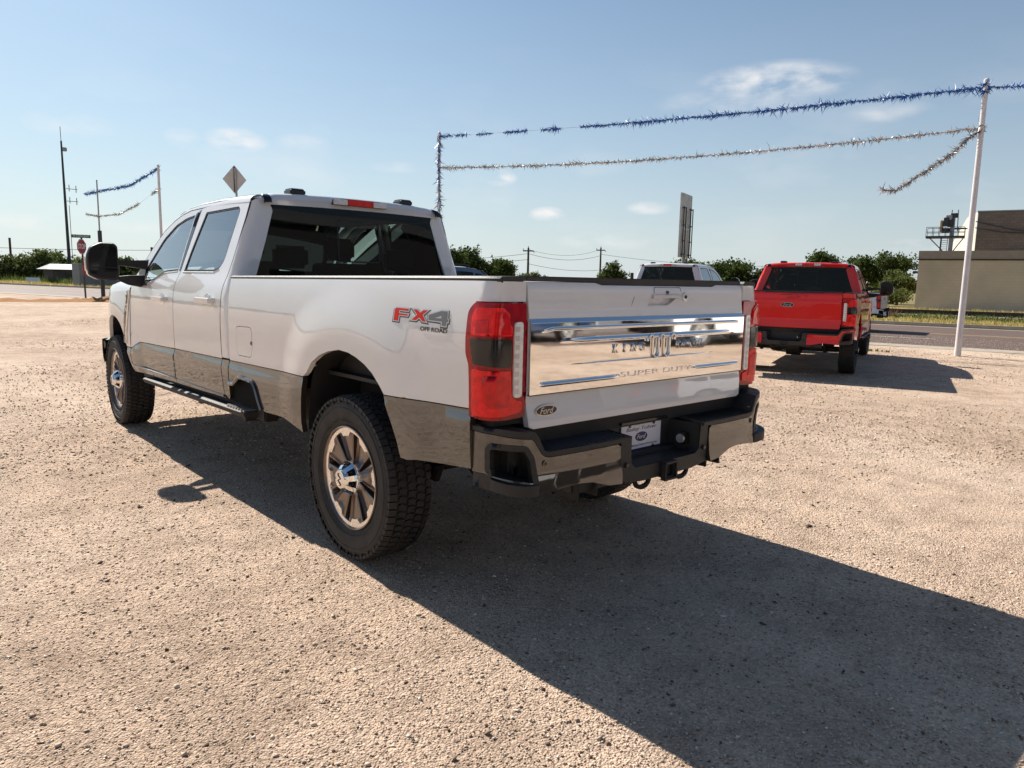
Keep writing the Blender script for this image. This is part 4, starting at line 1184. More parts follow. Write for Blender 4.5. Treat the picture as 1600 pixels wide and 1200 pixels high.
    for xc_ in (-.42, .42):
        sb = MB()
        sb.loft([[(xc_ + a, y, z) for a in (-.25, -.20, .20, .25)] for y, z in ((2.98, 1.02), (2.86, 1.06), (2.74, 1.30), (2.66, 1.56), (2.60, 1.58), (2.58, 1.50), (2.66, 1.02))])
        sb.box(xc_ - .26, xc_ + .26, 2.72, 3.24, .86, 1.04)
        st_ = sb.build('front_seat', 'leather', T, angle=50)
        MB().box(xc_ - .145, xc_ + .145, 2.60, 2.70, 1.605, 1.80).build('headrest', 'leather', st_, bevel=.035, segs=3)
        MB().tube([(xc_ - .07, 2.64, 1.54), (xc_ - .07, 2.65, 1.64)], .007, 6).tube([(xc_ + .07, 2.64, 1.54), (xc_ + .07, 2.65, 1.64)], .007, 6).build('headrest_post', 'chrome', st_)
    rs = MB().box(-.72, .72, 1.80, 2.25, .88, 1.04).box(-.72, .72, 1.68, 1.84, 1.0, 1.50).build('rear_seat', 'leather', T, bevel=.03)
    for xc_ in (-.46, .46):
        MB().box(xc_ - .13, xc_ + .13, 1.70, 1.79, 1.52, 1.68).build('headrest', 'leather', rs, bevel=.03, segs=3)
    MB().box(-.10, .10, 3.18, 3.22, 1.84, 1.90).build('inner_mirror', 'cabin', T, bevel=.01)
    # ---- decal
    if fx4:
        F_ = [(205, 240), (240, 213), (515, 228), (505, 278), (300, 268), (298, 338), (505, 352), (495, 388), (300, 385), (290, 525), (190, 520)]
        X_ = [(610, 230), (690, 235), (760, 300), (830, 240), (920, 243), (810, 345), (895, 485), (820, 480), (750, 400), (680, 470), (590, 468), (700, 345)]
        f4 = [(940, 335), (1190, 240), (1310, 245), (1310, 400), (1330, 402), (1325, 450), (1300, 450), (1290, 530), (1210, 530), (1215, 450), (945, 440)]
        h4 = [(1060, 388), (1198, 335), (1198, 388)]
        def mp(P_, dy=0): return [(-.458 - (px - 170) / 1160 * .418, 1.343 - ((py + dy) - (172 + (px - 200) * .036)) / (415 - (px - 200) * .054) * .077) for px, py in P_]
        dec = None
        for sd_ in (-1,):
            for P_, H_, inner in ((F_, [], 'badge_red'), (X_, [], 'badge_red'), (f4, [h4], 'badge_grey')):
                q = sheet('decal_letter', mp(offset_poly(P_, 34), 16), bedmap(.0012), 'badge_black', T if dec is None else dec, rim=.0, side=sd_, grid=.05)
                if dec is None: q.name = 'side_decal'; dec = q
                sheet('letter_border', mp(offset_poly(P_, 20), 0), bedmap(.0020), 'silver', dec, rim=0, side=sd_, grid=.05)
                sheet('letter_face', mp(P_), bedmap(.0028), inner, dec, holes=[mp(h) for h in H_], rim=0, side=sd_, grid=.05)
            put_text('decal_text', 'OFF ROAD', .026, 'badge_black', dec, (-(float(halfw(-.775, 1.262)) + .0022), -.775, 1.2525), (0, -1, 0), (-.05, 0, 1), extrude=.0003, width=.195, offset=.0006)
    # ---- shorten the load bed where the model has the short one
    if short:
        def wy(y): return y if y < .6 else (.6 + (y - .6) * (.49 / .90) if y < 1.5 else y - .41)
        def walk(o):
            for ch in o.children:
                if ch.type == 'MESH':
                    if ch.name.startswith('wheel'):
                        ch.location.y = wy(ch.location.y); continue
                    me = ch.data
                    cl_ = [tuple(c.vector) for c in me.corner_normals] if me.has_custom_normals else None
                    a = np.empty(len(me.vertices) * 3); me.vertices.foreach_get('co', a); a = a.reshape(-1, 3)
                    y = a[:, 1]
                    a[:, 1] = np.where(y < .6, y, np.where(y < 1.5, .6 + (y - .6) * (.49 / .90), y - .41))
                    me.vertices.foreach_set('co', a.ravel()); me.update()
                    if cl_: me.normals_split_custom_set(cl_)
                walk(ch)
        walk(root)
    return root

# ------------------------------------------------------------------ ground materials
def gravel_material():
    m, t, b = newmat('caliche_gravel')
    co = t.nodes.new('ShaderNodeTexCoord')
    def noise(scale, detail=6, rough=.6, dist=0.0):
        n = t.nodes.new('ShaderNodeTexNoise'); n.inputs['Scale'].default_value = scale; n.inputs['Detail'].default_value = detail
        n.inputs['Roughness'].default_value = rough; n.inputs['Distortion'].default_value = dist
        t.links.new(co.outputs['Object'], n.inputs['Vector']); return n
    def voro(scale, feat='F1'):
        n = t.nodes.new('ShaderNodeTexVoronoi'); n.inputs['Scale'].default_value = scale; n.feature = feat
        t.links.new(co.outputs['Object'], n.inputs['Vector']); return n
    def ramp(sock, pts):
        r = t.nodes.new('ShaderNodeValToRGB')
        e = r.color_ramp.elements
        while len(e) > 1: e.remove(e[-1])
        e[0].position = pts[0][0]; e[0].color = (*pts[0][1], 1)
        for p, c in pts[1:]:
            q = e.new(p); q.color = (*c, 1)
        t.links.new(sock, r.inputs[0]); return r
    def mix(fac, a, b_, mode='MIX'):
        x = t.nodes.new('ShaderNodeMix'); x.data_type = 'RGBA'; x.blend_type = mode
        if isinstance(fac, (int, float)): x.inputs[0].default_value = fac
        else: t.links.new(fac, x.inputs[0])
        for s_, v in ((6, a), (7, b_)):
            if isinstance(v, tuple): x.inputs[s_].default_value = (*v, 1)
            else: t.links.new(v, x.inputs[s_])
        return x.outputs[2]
    big = noise(.35, 5); mid = noise(3.2, 6, .65); fine = noise(38, 6, .7); tiny = noise(150, 3, .7)
    vs = voro(115); vb = voro(42)
    c = ramp(big.outputs['Fac'], [(.30, (.46, .338, .250)), (.50, (.60, .450, .340)), (.70, (.70, .545, .425))])
    c2 = ramp(mid.outputs['Fac'], [(.30, (.72, .70, .68)), (.52, (1, 1, 1)), (.74, (1.16, 1.13, 1.10))])
    o = mix(1.0, c.outputs[0], c2.outputs[0], 'MULTIPLY')
    # single stones of different tone
    sp = t.nodes.new('ShaderNodeSeparateColor'); t.links.new(vs.outputs['Color'], sp.inputs[0])
    st = ramp(sp.outputs[0], [(0, (.62, .60, .58)), (.35, (.90, .88, .86)), (.8, (1.06, 1.05, 1.04)), (1, (1.30, 1.28, 1.26))])
    o = mix(.8, o, st.outputs[0], 'MULTIPLY')
    sp2 = t.nodes.new('ShaderNodeSeparateColor'); t.links.new(vb.outputs['Color'], sp2.inputs[0])
    st2 = ramp(sp2.outputs[1], [(0, (.45, .42, .40)), (.06, (.55, .50, .46)), (.09, (1, 1, 1)), (.93, (1, 1, 1)), (.97, (1.25, 1.24, 1.22))])
    near_c = mth(t, 'LESS_THAN', vb.outputs['Distance'], .34)
    o = mix(near_c, o, mix(1.0, o, st2.outputs[0], 'MULTIPLY'))
    fr = ramp(fine.outputs['Fac'], [(.30, (.60, .57, .54)), (.52, (1.0, 1, 1)), (.72, (1.18, 1.18, 1.18))])
    o = mix(.7, o, fr.outputs[0], 'MULTIPLY')
    # compacted paler tracks running along the lot, and a damp rusty patch line
    wv = t.nodes.new('ShaderNodeTexNoise'); wv.inputs['Scale'].default_value = 1.0; wv.inputs['Detail'].default_value = 5
    mp = t.nodes.new('ShaderNodeMapping'); mp.inputs['Rotation'].default_value = (0, 0, R(20)); mp.inputs['Scale'].default_value = (.55, .10, 1)
    t.links.new(co.outputs['Object'], mp.inputs[0]); t.links.new(mp.outputs[0], wv.inputs['Vector'])
    tr = mth(t, 'MULTIPLY', mth(t, 'SUBTRACT', wv.outputs['Fac'], .52, clamp=True), 3.2, clamp=True)
    o = mix(mth(t, 'MULTIPLY', tr, .55), o, (.68, .56, .44))
    t.links.new(o, b.inputs['Base Color'])
    b.inputs['Roughness'].default_value = .93
    b.inputs['Specular IOR Level'].default_value = .15
    # relief
    inv = mth(t, 'SUBTRACT', 1.0, vs.outputs['Distance'])
    h = mth(t, 'ADD', mth(t, 'MULTIPLY', inv, .009), mth(t, 'MULTIPLY', fine.outputs['Fac'], .015))
    h = mth(t, 'ADD', h, mth(t, 'MULTIPLY', mth(t, 'SUBTRACT', 1.0, vb.outputs['Distance']), .006))
    h = mth(t, 'ADD', h, mth(t, 'MULTIPLY', mid.outputs['Fac'], .035))
    h = mth(t, 'ADD', h, mth(t, 'MULTIPLY', tiny.outputs['Fac'], .006))
    wt = t.nodes.new('ShaderNodeTexWave'); wt.inputs['Scale'].default_value = 7.0; wt.inputs['Distortion'].default_value = 3.0; wt.inputs['Detail Scale'].default_value = 3
    mp2 = t.nodes.new('ShaderNodeMapping'); mp2.inputs['Rotation'].default_value = (0, 0, R(-35))
    t.links.new(co.outputs['Object'], mp2.inputs[0]); t.links.new(mp2.outputs[0], wt.inputs['Vector'])
    h = mth(t, 'ADD', h, mth(t, 'MULTIPLY', mth(t, 'MULTIPLY', wt.outputs['Fac'], tr), .011))
    bp = t.nodes.new('ShaderNodeBump'); bp.inputs['Strength'].default_value = 1.0; bp.inputs['Distance'].default_value = 1.0
    t.links.new(mth(t, 'SUBTRACT', 1.0, mth(t, 'MULTIPLY', tr, .55)), bp.inputs['Strength']); t.links.new(h, bp.inputs['Height']); t.links.new(bp.outputs[0], b.inputs['Normal'])
    return m


def stone_material():
    m, t, b = newmat('loose_stone')
    g = t.nodes.new('ShaderNodeNewGeometry')
    r = t.nodes.new('ShaderNodeValToRGB'); e = r.color_ramp.elements
    e[0].position = 0; e[0].color = (.10, .075, .06, 1)
    e[1].position = 1; e[1].color = (.78, .70, .60, 1)
    for p, c in ((.12, (.30, .21, .15)), (.25, (.46, .35, .26)), (.6, (.58, .46, .35)), (.88, (.66, .54, .42))):
        q = e.new(p); q.color = (*c, 1)
    t.links.new(g.outputs['Random Per Island'], r.inputs[0]); t.links.new(r.outputs[0], b.inputs['Base Color'])
    b.inputs['Roughness'].default_value = .9
    b.inputs['Specular IOR Level'].default_value = .2
    return m


def noise_col_material(name, cols, scale, rough=.9, bump=.0, bscale=30, stretch=(1, 1, 1), rot=0):
    m, t, b = newmat(name)
    co = t.nodes.new('ShaderNodeTexCoord'); mp = t.nodes.new('ShaderNodeMapping')
    mp.inputs['Scale'].default_value = stretch; mp.inputs['Rotation'].default_value = (0, 0, rot)
    t.links.new(co.outputs['Object'], mp.inputs[0])
    n = t.nodes.new('ShaderNodeTexNoise'); n.inputs['Scale'].default_value = scale; n.inputs['Detail'].default_value = 8; n.inputs['Roughness'].default_value = .65
    t.links.new(mp.outputs[0], n.inputs['Vector'])
    r = t.nodes.new('ShaderNodeValToRGB'); e = r.color_ramp.elements
    for i, (p, c) in enumerate(cols):
        q = e[i] if i < 2 else e.new(p)
        q.position = p; q.color = (*c, 1)
    t.links.new(n.outputs['Fac'], r.inputs[0]); t.links.new(r.outputs[0], b.inputs['Base Color'])
    b.inputs['Roughness'].default_value = rough; b.inputs['Specular IOR Level'].default_value = .25
    if bump:
        n2 = t.nodes.new('ShaderNodeTexNoise'); n2.inputs['Scale'].default_value = bscale; n2.inputs['Detail'].default_value = 6
        t.links.new(mp.outputs[0], n2.inputs['Vector'])
        bp = t.nodes.new('ShaderNodeBump'); bp.inputs['Strength'].default_value = bump; bp.inputs['Distance'].default_value = .05
        t.links.new(n2.outputs['Fac'], bp.inputs['Height']); t.links.new(bp.outputs[0], b.inputs['Normal'])
    return m


def block_material(name, c1, c2, mortar, bw, bh, bump=.6):
    m, t, b = newmat(name)
    co = t.nodes.new('ShaderNodeTexCoord')
    br = t.nodes.new('ShaderNodeTexBrick')
    br.inputs['Color1'].default_value = (*c1, 1); br.inputs['Color2'].default_value = (*c2, 1); br.inputs['Mortar'].default_value = (*mortar, 1)
    br.inputs['Scale'].default_value = 1; br.inputs['Brick Width'].default_value = bw; br.inputs['Row Height'].default_value = bh
    br.inputs['Mortar Size'].default_value = .012; br.inputs['Bias'].default_value = 0
    t.links.new(co.outputs['UV'], br.inputs['Vector'])
    n = t.nodes.new('ShaderNodeTexNoise'); n.inputs['Scale'].default_value = .5; n.inputs['Detail'].default_value = 6
    t.links.new(co.outputs['Object'], n.inputs['Vector'])
    mr = t.nodes.new('ShaderNodeMapRange'); mr.inputs[1].default_value = .3; mr.inputs[2].default_value = .7; mr.inputs[3].default_value = .86; mr.inputs[4].default_value = 1.12
    t.links.new(n.outputs['Fac'], mr.inputs[0])
    s_ = t.nodes.new('ShaderNodeVectorMath'); s_.operation = 'SCALE'
    t.links.new(br.outputs['Color'], s_.inputs[0]); t.links.new(mr.outputs[0], s_.inputs['Scale'])
    t.links.new(s_.outputs[0], b.inputs['Base Color']); b.inputs['Roughness'].default_value = .9
    bp = t.nodes.new('ShaderNodeBump'); bp.inputs['Strength'].default_value = bump; bp.inputs['Distance'].default_value = .03
    t.links.new(mth(t, 'SUBTRACT', 1.0, br.outputs['Fac']), bp.inputs['Height']); t.links.new(bp.outputs[0], b.inputs['Normal'])
    return m


def leaf_material(name, cols):
    m, t, b = newmat(name)
    g = t.nodes.new('ShaderNodeNewGeometry')
    r = t.nodes.new('ShaderNodeValToRGB'); e = r.color_ramp.elements
    for i, (p, c) in enumerate(cols):
        q = e[i] if i < 2 else e.new(p)
        q.position = p; q.color = (*c, 1)
    t.links.new(g.outputs['Random Per Island'], r.inputs[0])
    t.nodes.remove(b)
    d = t.nodes.new('ShaderNodeBsdfDiffuse'); tl = t.nodes.new('ShaderNodeBsdfTranslucent'); ms = t.nodes.new('ShaderNodeMixShader')
    ms.inputs[0].default_value = .35
    t.links.new(r.outputs[0], d.inputs[0]); t.links.new(r.outputs[0], tl.inputs[0])
    t.links.new(d.outputs[0], ms.inputs[1]); t.links.new(tl.outputs[0], ms.inputs[2])
    t.links.new(ms.outputs[0], t.nodes['Material Output'].inputs[0])
    return m


M['gravel'] = gravel_material()
M['stone'] = stone_material()
M['asphalt'] = noise_col_material('road_asphalt', [(.25, (.095, .064, .052)), (.75, (.165, .118, .098))], 2.2, .75, .35, 60, (1, .25, 1), R(15))
M['gutter'] = noise_col_material('concrete_gutter', [(.3, (.30, .25, .20)), (.7, (.44, .38, .31))], 3, .9, .2, 40)
M['field'] = noise_col_material('dry_field', [(.3, (.10, .095, .035)), (.5, (.20, .165, .07)), (.75, (.27, .22, .12))], .4, 1, .8, 8)
M['ballast'] = noise_col_material('rail_ballast', [(.3, (.22, .20, .18)), (.7, (.42, .39, .35))], 20, 1, 1, 30)
M['rust'] = noise_col_material('rail_steel', [(.3, (.035, .022, .016)), (.7, (.07, .045, .032))], 5, .7)
M['wood'] = noise_col_material('weathered_wood', [(.3, (.055, .042, .032)), (.7, (.12, .095, .075))], 6, .9, .3, 20, (1, 1, .1))
M['yellow'] = noise_col_material('worn_yellow_paint', [(.35, (.30, .19, .09)), (.6, (.52, .36, .16))], 6, .8)
M['whiteline'] = noise_col_material('worn_white_paint', [(.35, (.26, .22, .19)), (.6, (.58, .54, .50))], 6, .8)
M['soil'] = noise_col_material('orange_soil', [(.3, (.22, .095, .030)), (.7, (.42, .21, .080))], 4, 1, .8, 20)
M['polewhite'] = noise_col_material('pole_white_paint', [(.3, (.60, .57, .56)), (.7, (.74, .71, .70))], 3, .5)
M['galv'] = noise_col_material('galvanised_steel', [(.3, (.26, .27, .28)), (.7, (.40, .41, .42))], 5, .5)
M['darksteel'] = pbr('dark_steel', (.035, .035, .04), .6)
M['tinsel_blue'] = pbr('blue_tinsel', (.010, .12, .42), .45)
M['tinsel_white'] = pbr('white_tinsel', (.62, .58, .54), .35)
M['tinsel_grey'] = pbr('silver_tinsel', (.20, .19, .18), .3, metal=.6)
M['signred'] = pbr('sign_red', (.33, .012, .025), .45)
M['signgreen'] = pbr('sign_green', (.0, .11, .075), .45)
M['signback'] = pbr('sign_back', (.58, .55, .50), .55, metal=.3, var=.15, vscale=3)
M['tan_block'] = block_material('tan_block', (.64, .50, .36), (.655, .515, .372), (.59, .465, .335), .40, .20, .25)
M['dark_brick'] = block_material('dark_brick', (.165, .128, .100), (.205, .160, .125), (.14, .11, .088), .40, .20, .6)
M['parapet'] = noise_col_material('parapet_brick', [(.3, (.33, .26, .20)), (.7, (.40, .32, .25))], 4, .9)
M['cream'] = noise_col_material('cream_lit_end_and_vent', [(.3, (.48, .44, .36)), (.7, (.60, .55, .46))], 2, .9)  # wall vent, and the tall part's end wall with its sunlight painted in
M['fascia'] = pbr('dark_fascia', (.03, .018, .015), .6)
M['metal_wall'] = pbr('charcoal_metal_wall', (.13, .125, .125), .5, var=.1)
M['roofmetal'] = pbr('pale_metal_roof', (.30, .31, .33), .6)
M['housewall'] = pbr('house_brick', (.10, .085, .08), .9)
M['greybox'] = noise_col_material('grey_metal_shed', [(.3, (.20, .20, .20)), (.7, (.28, .28, .28))], 2, .7)
M['leaf'] = leaf_material('oak_leaf', [(.0, (.020, .035, .010)), (1.0, (.15, .18, .055)), (.5, (.070, .098, .028))])
M['leaf2'] = leaf_material('mesquite_leaf', [(.0, (.035, .050, .014)), (1.0, (.20, .22, .08)), (.5, (.105, .130, .045))])
M['grass'] = leaf_material('dry_grass', [(.0, (.20, .18, .06)), (1.0, (.78, .62, .30)), (.35, (.42, .37, .12)), (.7, (.62, .48, .20))])
M['weed'] = leaf_material('green_weed', [(.0, (.05, .08, .02)), (1.0, (.20, .23, .07)), (.5, (.11, .15, .04))])
M['redweed'] = leaf_material('red_weed', [(.0, (.09, .05, .03)), (1.0, (.24, .13, .08))])
M['bark'] = noise_col_material('bark', [(.3, (.045, .035, .026)), (.7, (.10, .08, .06))], 8, 1)

# ------------------------------------------------------------------ terrain, lot, road
DIR = Vector((-.2588, .9659, 0)); PER = Vector((.9659, .2588, 0))       # along and across the road
NEAR0 = Vector((17.7, 3.2, 0)); FAR0 = Vector((28.5, 6.5, 0))
def RP(s, d, z=0.0):
    """a point s metres along the road from the flagpole end, d metres beyond its near edge"""
    p = NEAR0 + DIR * s + PER * d
    return (p.x, p.y, z)
def strip(name, d0, d1, z, mat, s0=-140, s1=420, kind='structure', h=None, n=2):
    b = MB()
    if h is None:
        b.add([RP(s0, d0, z), RP(s0, d1, z), RP(s1, d1, z), RP(s1, d0, z)], [(0, 1, 2, 3)])
    else:
        b.add([RP(s0, d0, z), RP(s0, d1, z), RP(s1, d1, z), RP(s1, d0, z), RP(s0, d0, z + h), RP(s0, d1, z + h), RP(s1, d1, z + h), RP(s1, d0, z + h)], [(4, 5, 6, 7), (0, 1, 5, 4), (1, 2, 6, 5), (2, 3, 7, 6), (3, 0, 4, 7)])
    return tag(b.build(name, mat, angle=0), kind=kind)

g = MB(); g.add([(-900, -900, -.06), (1200, -900, -.06), (1200, 1500, -.06), (-900, 1500, -.06)], [(0, 1, 2, 3)])
tag(g.build('ground', 'field', angle=0), kind='structure')
lot = MB()
nx, ny = 110, 110
def lotz(x, y):
    return .012 * math.sin(x * .9 + 1.3 * math.sin(y * .5)) * math.cos(y * .7 + .8) * min(1, max(0, (math.hypot(x, y - 1.5) - 3.2) / 3)) + 0.0
gx = np.concatenate([np.linspace(-160, -12, 14), np.linspace(-10, 18, 90)])
for j in range(0): pass
vs = []; fs = []
ss = np.concatenate([np.linspace(-140, -24, 14), np.linspace(-22, 40, 100), np.linspace(44, 200, 16)])
dd = np.concatenate([np.linspace(-200, -34, 12), np.linspace(-32, 0, 64)])
for s_ in ss:
    for d_ in dd:
        x, y, _ = RP(s_, d_)
        vs.append((x, y, lotz(x, y) - .0))
nn_ = len(dd)
fs = [(i * nn_ + j, i * nn_ + j + 1, (i + 1) * nn_ + j + 1, (i + 1) * nn_ + j) for i in range(len(ss) - 1) for j in range(nn_ - 1)]
lo = MB().add(vs, fs)
tag(lo.build('gravel_lot', 'gravel', angle=60), kind='structure')
W_ROAD = 11.3
strip('road', 0.0, W_ROAD, -.012, 'asphalt')
strip('road_edge', -.9, .02, .012, 'gutter')
strip('gutter', W_ROAD - .45, W_ROAD, -.006, 'gutter')
strip('kerb', W_ROAD, W_ROAD + .16, -.012, 'gutter', h=.145)
strip('verge', W_ROAD + .16, 60, -.03, 'field')
strip('lane_line', 6.1, 6.22, -.008, 'yellow')
strip('lane_line', 6.38, 6.5, -.008, 'yellow')
for k in range(14):
    strip('lane_dash', 3.25, 3.37, -.008, 'whiteline', s0=-14 + k * 12.2 - 10, s1=-14 + k * 12.2 - 7)
strip('rail_bed', 20.2, 24.6, -.028, 'ballast', h=.16)
rw = tag(empty('railway_track', RP(0, 22.4, .0)), 'rusty railway track on pale ballast beyond the road', 'railway track')
for d_ in (21.7, 23.15):
    b = MB()
    b.add([tuple(Vector(RP(s_, d_ + o_, z)) - rw.location) for s_ in (-140, 420) for o_, z in ((-.06, .14), (-.035, .33), (.035, .33), (.06, .14))], [(0, 1, 5, 4), (1, 2, 6, 5), (2, 3, 7, 6)])
    b.build('rail', 'rust', rw, angle=0)
b = MB()
for k in range(420):
    s_ = -60 + k * .62
    b.add([tuple(Vector(RP(s_ + a, d_, z)) - rw.location) for z in (.10, .17) for a, d_ in ((0, 21.2), (0, 23.7), (.22, 23.7), (.22, 21.2))], [(4, 5, 6, 7), (0, 1, 5, 4), (1, 2, 6, 5), (2, 3, 7, 6), (3, 0, 4, 7)])
tag(b.build('sleepers', 'wood', rw, angle=0), kind='stuff')

# orange soil windrow by the stop sign, kerb fragments
b = MB()
def ridge(b, p0, p1, wd, h, seed):
    rr_ = np.random.default_rng(seed); n = 26
    d = (Vector(p1) - Vector(p0)); L_ = d.length; d.normalize(); p = Vector((d.y, -d.x, 0))
    secs = []
    for i in range(n + 1):
        c = Vector(p0) + d * L_ * i / n
        k = max(0.0, math.sin(PI * i / n)) ** .5
        hh = h * k * rr_.uniform(.5, 1.2); ww = wd * (.4 + .6 * k) * rr_.uniform(.8, 1.2)
        secs.append([tuple(c + p * ww * a + Vector((0, 0, hh * q - .01))) for a, q in ((-1, 0), (-.5, .6), (-.1, 1), (.35, .7), (1, 0))])
    b.loft(secs)
ridge(b, (7.6, 36.6, 0), (-3.5, 39.0, 0), 1.5, .16, 3)
ridge(b, (8.6, 35.3, 0), (4.6, 37.8, 0), .9, .26, 5)
tag(b.build('soil_bank', 'soil', angle=60), kind='structure')
for k, (x, y, l, rz_) in enumerate(((1.1, 48.5, 2.2, .15), (-.6, 52.0, 1.6, .1))):
    o = MB().box(-l / 2, l / 2, -.14, .14, 0, .16).build('parking_block', 'darksteel', bevel=.03)
    o.location = (x, y, 0); o.rotation_euler = (0, 0, rz_)
    tag(o, ['dark concrete parking block lying nearest the road edge at far left', 'shorter dark parking block just beyond the other one at far left'][k], 'parking block')

# ------------------------------------------------------------------ loose stones (real geometry, joined)
def scatter_stones(name, n, rmin, rmax, power, size, seed, azr=(-8, 92), mat='stone', big=0.0, cap=.013):
    rg = np.random.default_rng(seed)
    base = np.array([(1, 0, 0), (-1, 0, 0), (0, 1, 0), (0, -1, 0), (0, 0, 1), (0, 0, -1)], float)
    F_ = np.array([(0, 2, 4), (2, 1, 4), (1, 3, 4), (3, 0, 4), (2, 0, 5), (1, 2, 5), (3, 1, 5), (0, 3, 5)])
    nb6 = 6
    a = np.radians(rg.uniform(azr[0], azr[1], n)); d = rmin + (rmax - rmin) * rg.uniform(0, 1, n) ** power
    x = CAM.x + np.sin(a) * d; y = CAM.y + np.cos(a) * d
    s_ = size[0] * np.exp(rg.normal(0, size[1], n))
    if big: s_[rg.uniform(0, 1, n) < big] *= 2.3
    s_ = np.minimum(s_, cap)
    V = (base[None] + rg.normal(0, .28, (n, 6, 3))) * (s_[:, None, None] * np.stack([rg.uniform(.8, 1.3, n), rg.uniform(.7, 1.1, n), rg.uniform(.45, .8, n)], 1)[:, None, :])
    th = rg.uniform(0, 2 * PI, n); c, q = np.cos(th)[:, None], np.sin(th)[:, None]
    X = V[:, :, 0] * c - V[:, :, 1] * q + x[:, None]; Y = V[:, :, 0] * q + V[:, :, 1] * c + y[:, None]; Z = V[:, :, 2] + (s_ * .25)[:, None]
    P = np.stack([X, Y, Z], 2).reshape(-1, 3)
    FF = (F_[None] + 6 * np.arange(n)[:, None, None]).reshape(-1, 3)
    me = bpy.data.meshes.new(name)
    me.vertices.add(len(P)); me.vertices.foreach_set('co', P.ravel())
    me.loops.add(len(FF) * 3); me.loops.foreach_set('vertex_index', FF.ravel().astype(np.int32))
    me.polygons.add(len(FF)); me.polygons.foreach_set('loop_start', np.arange(0, len(FF) * 3, 3, dtype=np.int32))
    me.update(); me.validate()
    return tag(link(name, me, None, mat), kind='stuff')
tag(scatter_stones('gravel_stones', 130000, 1.2, 9.5, .80, (.0036, .36), 11, big=.006), 'loose tan gravel stones strewn over the lot', 'gravel')
tag(scatter_stones('gravel_stones', 60000, 6.0, 26.0, .9, (.0085, .38), 12, big=.02), 'coarser loose gravel stones farther out on the lot', 'gravel')
tag(scatter_stones('gravel_stones', 46000, .8, 8.5, .75, (.0052, .36), 14, azr=(92, 352), big=.02), 'loose gravel stones behind and left of the photographer', 'gravel')
M['clod'] = pbr('brown_clod', (.13, .085, .055), .95)
tag(scatter_stones('dark_clods', 1600, 1.6, 16.0, .8, (.0065, .35), 13, mat='clod', cap=.017), 'scattered dark brown clods and pebbles on the pale gravel', 'gravel')

tag(scatter_stones('dark_clods', 1500, 1.0, 9.0, .75, (.0095, .35), 15, azr=(92, 352), mat='clod', cap=.02), 'dark clods on the gravel behind the photographer', 'gravel')

# ------------------------------------------------------------------ grass and weeds on the verge
def tufts(name, n, s0, s1, d0, d1, h, mat, seed, blades=6, spread=.10, dens=None):
    rg = np.random.default_rng(seed)
    s_ = rg.uniform(s0, s1, n); d_ = rg.uniform(d0, d1, n)
    cx_ = NEAR0.x + DIR.x * s_ + PER.x * d_; cy_ = NEAR0.y + DIR.y * s_ + PER.y * d_
    hh = h * rg.uniform(.5, 1.3, n) * (0.7 + .5 * np.sin(s_ * .31 + 2 * np.sin(d_)))
    hh = np.maximum(hh, h * .3)
    N_ = n * blades
    cx_ = np.repeat(cx_, blades) + rg.normal(0, spread, N_); cy_ = np.repeat(cy_, blades) + rg.normal(0, spread, N_)
    hb = np.repeat(hh, blades) * rg.uniform(.6, 1.1, N_)
    th = rg.uniform(0, PI, N_); wb = rg.uniform(.012, .03, N_) * (1 + h)
    lean = rg.normal(0, .25, (N_, 2)) * hb[:, None]
    P = np.zeros((N_, 3, 3))
    P[:, 0] = np.stack([cx_ - np.cos(th) * wb, cy_ - np.sin(th) * wb, np.full(N_, -.03)], 1)
    P[:, 1] = np.stack([cx_ + np.cos(th) * wb, cy_ + np.sin(th) * wb, np.full(N_, -.03)], 1)
    P[:, 2] = np.stack([cx_ + lean[:, 0], cy_ + lean[:, 1], hb], 1)
    return tri_mesh(name, P, mat)
def tri_mesh(name, P, mat, parent=None):
    me = bpy.data.meshes.new(name)
    n = len(P)
    me.vertices.add(n * 3); me.vertices.foreach_set('co', P.reshape(-1))
    me.loops.add(n * 3); me.loops.foreach_set('vertex_index', np.arange(n * 3, dtype=np.int32))
    me.polygons.add(n); me.polygons.foreach_set('loop_start', np.arange(0, n * 3, 3, dtype=np.int32))
    me.update()
    return tag(link(name, me, parent, mat), kind='stuff')
tag(tufts('dry_grass', 16000, -12, 40, W_ROAD + .25, 20.3, .17, 'grass', 21), 'dry yellow grass along the verge beyond the kerb', 'grass')
tag(tufts('dry_grass', 12000, 40, 160, W_ROAD + .25, 20.3, .26, 'grass', 22, 5, .2), 'yellow verge grass far off at the left', 'grass')
tag(tufts('green_weeds', 3500, -12, 34, 17.0, 20.4, .24, 'weed', 23, 7, .16), 'green weeds in front of the railway ballast', 'weeds')
tag(tufts('dry_grass', 7000, -12, 60, 24.8, 35, .22, 'grass', 24, 5, .2), 'pale dry grass between railway and block building', 'grass')
tag(tufts('green_weeds', 12000, 45, 170, 17.5, 34, .75, 'weed', 25, 7, .35), 'tall green weeds beyond the road at far left', 'weeds')
tag(tufts('red_weeds', 60, 3.0, 6.5, 18.3, 19.4, .5, 'redweed', 26, 9, .12), 'reddish dry weeds beyond the road right of the flagpole', 'weeds')
tag(tufts('kerb_grass', 260, -6, 36, -2.2, -.9, .05, 'grass', 27, 6, .05), 'sparse short grass where gravel meets the road edge', 'grass')
tag(tufts('pole_weed', 10, 1.0, 1.5, -2.75, -2.45, .10, 'weed', 28, 8, .05), 'small weed tuft at the foot of the white flagpole', 'weeds')


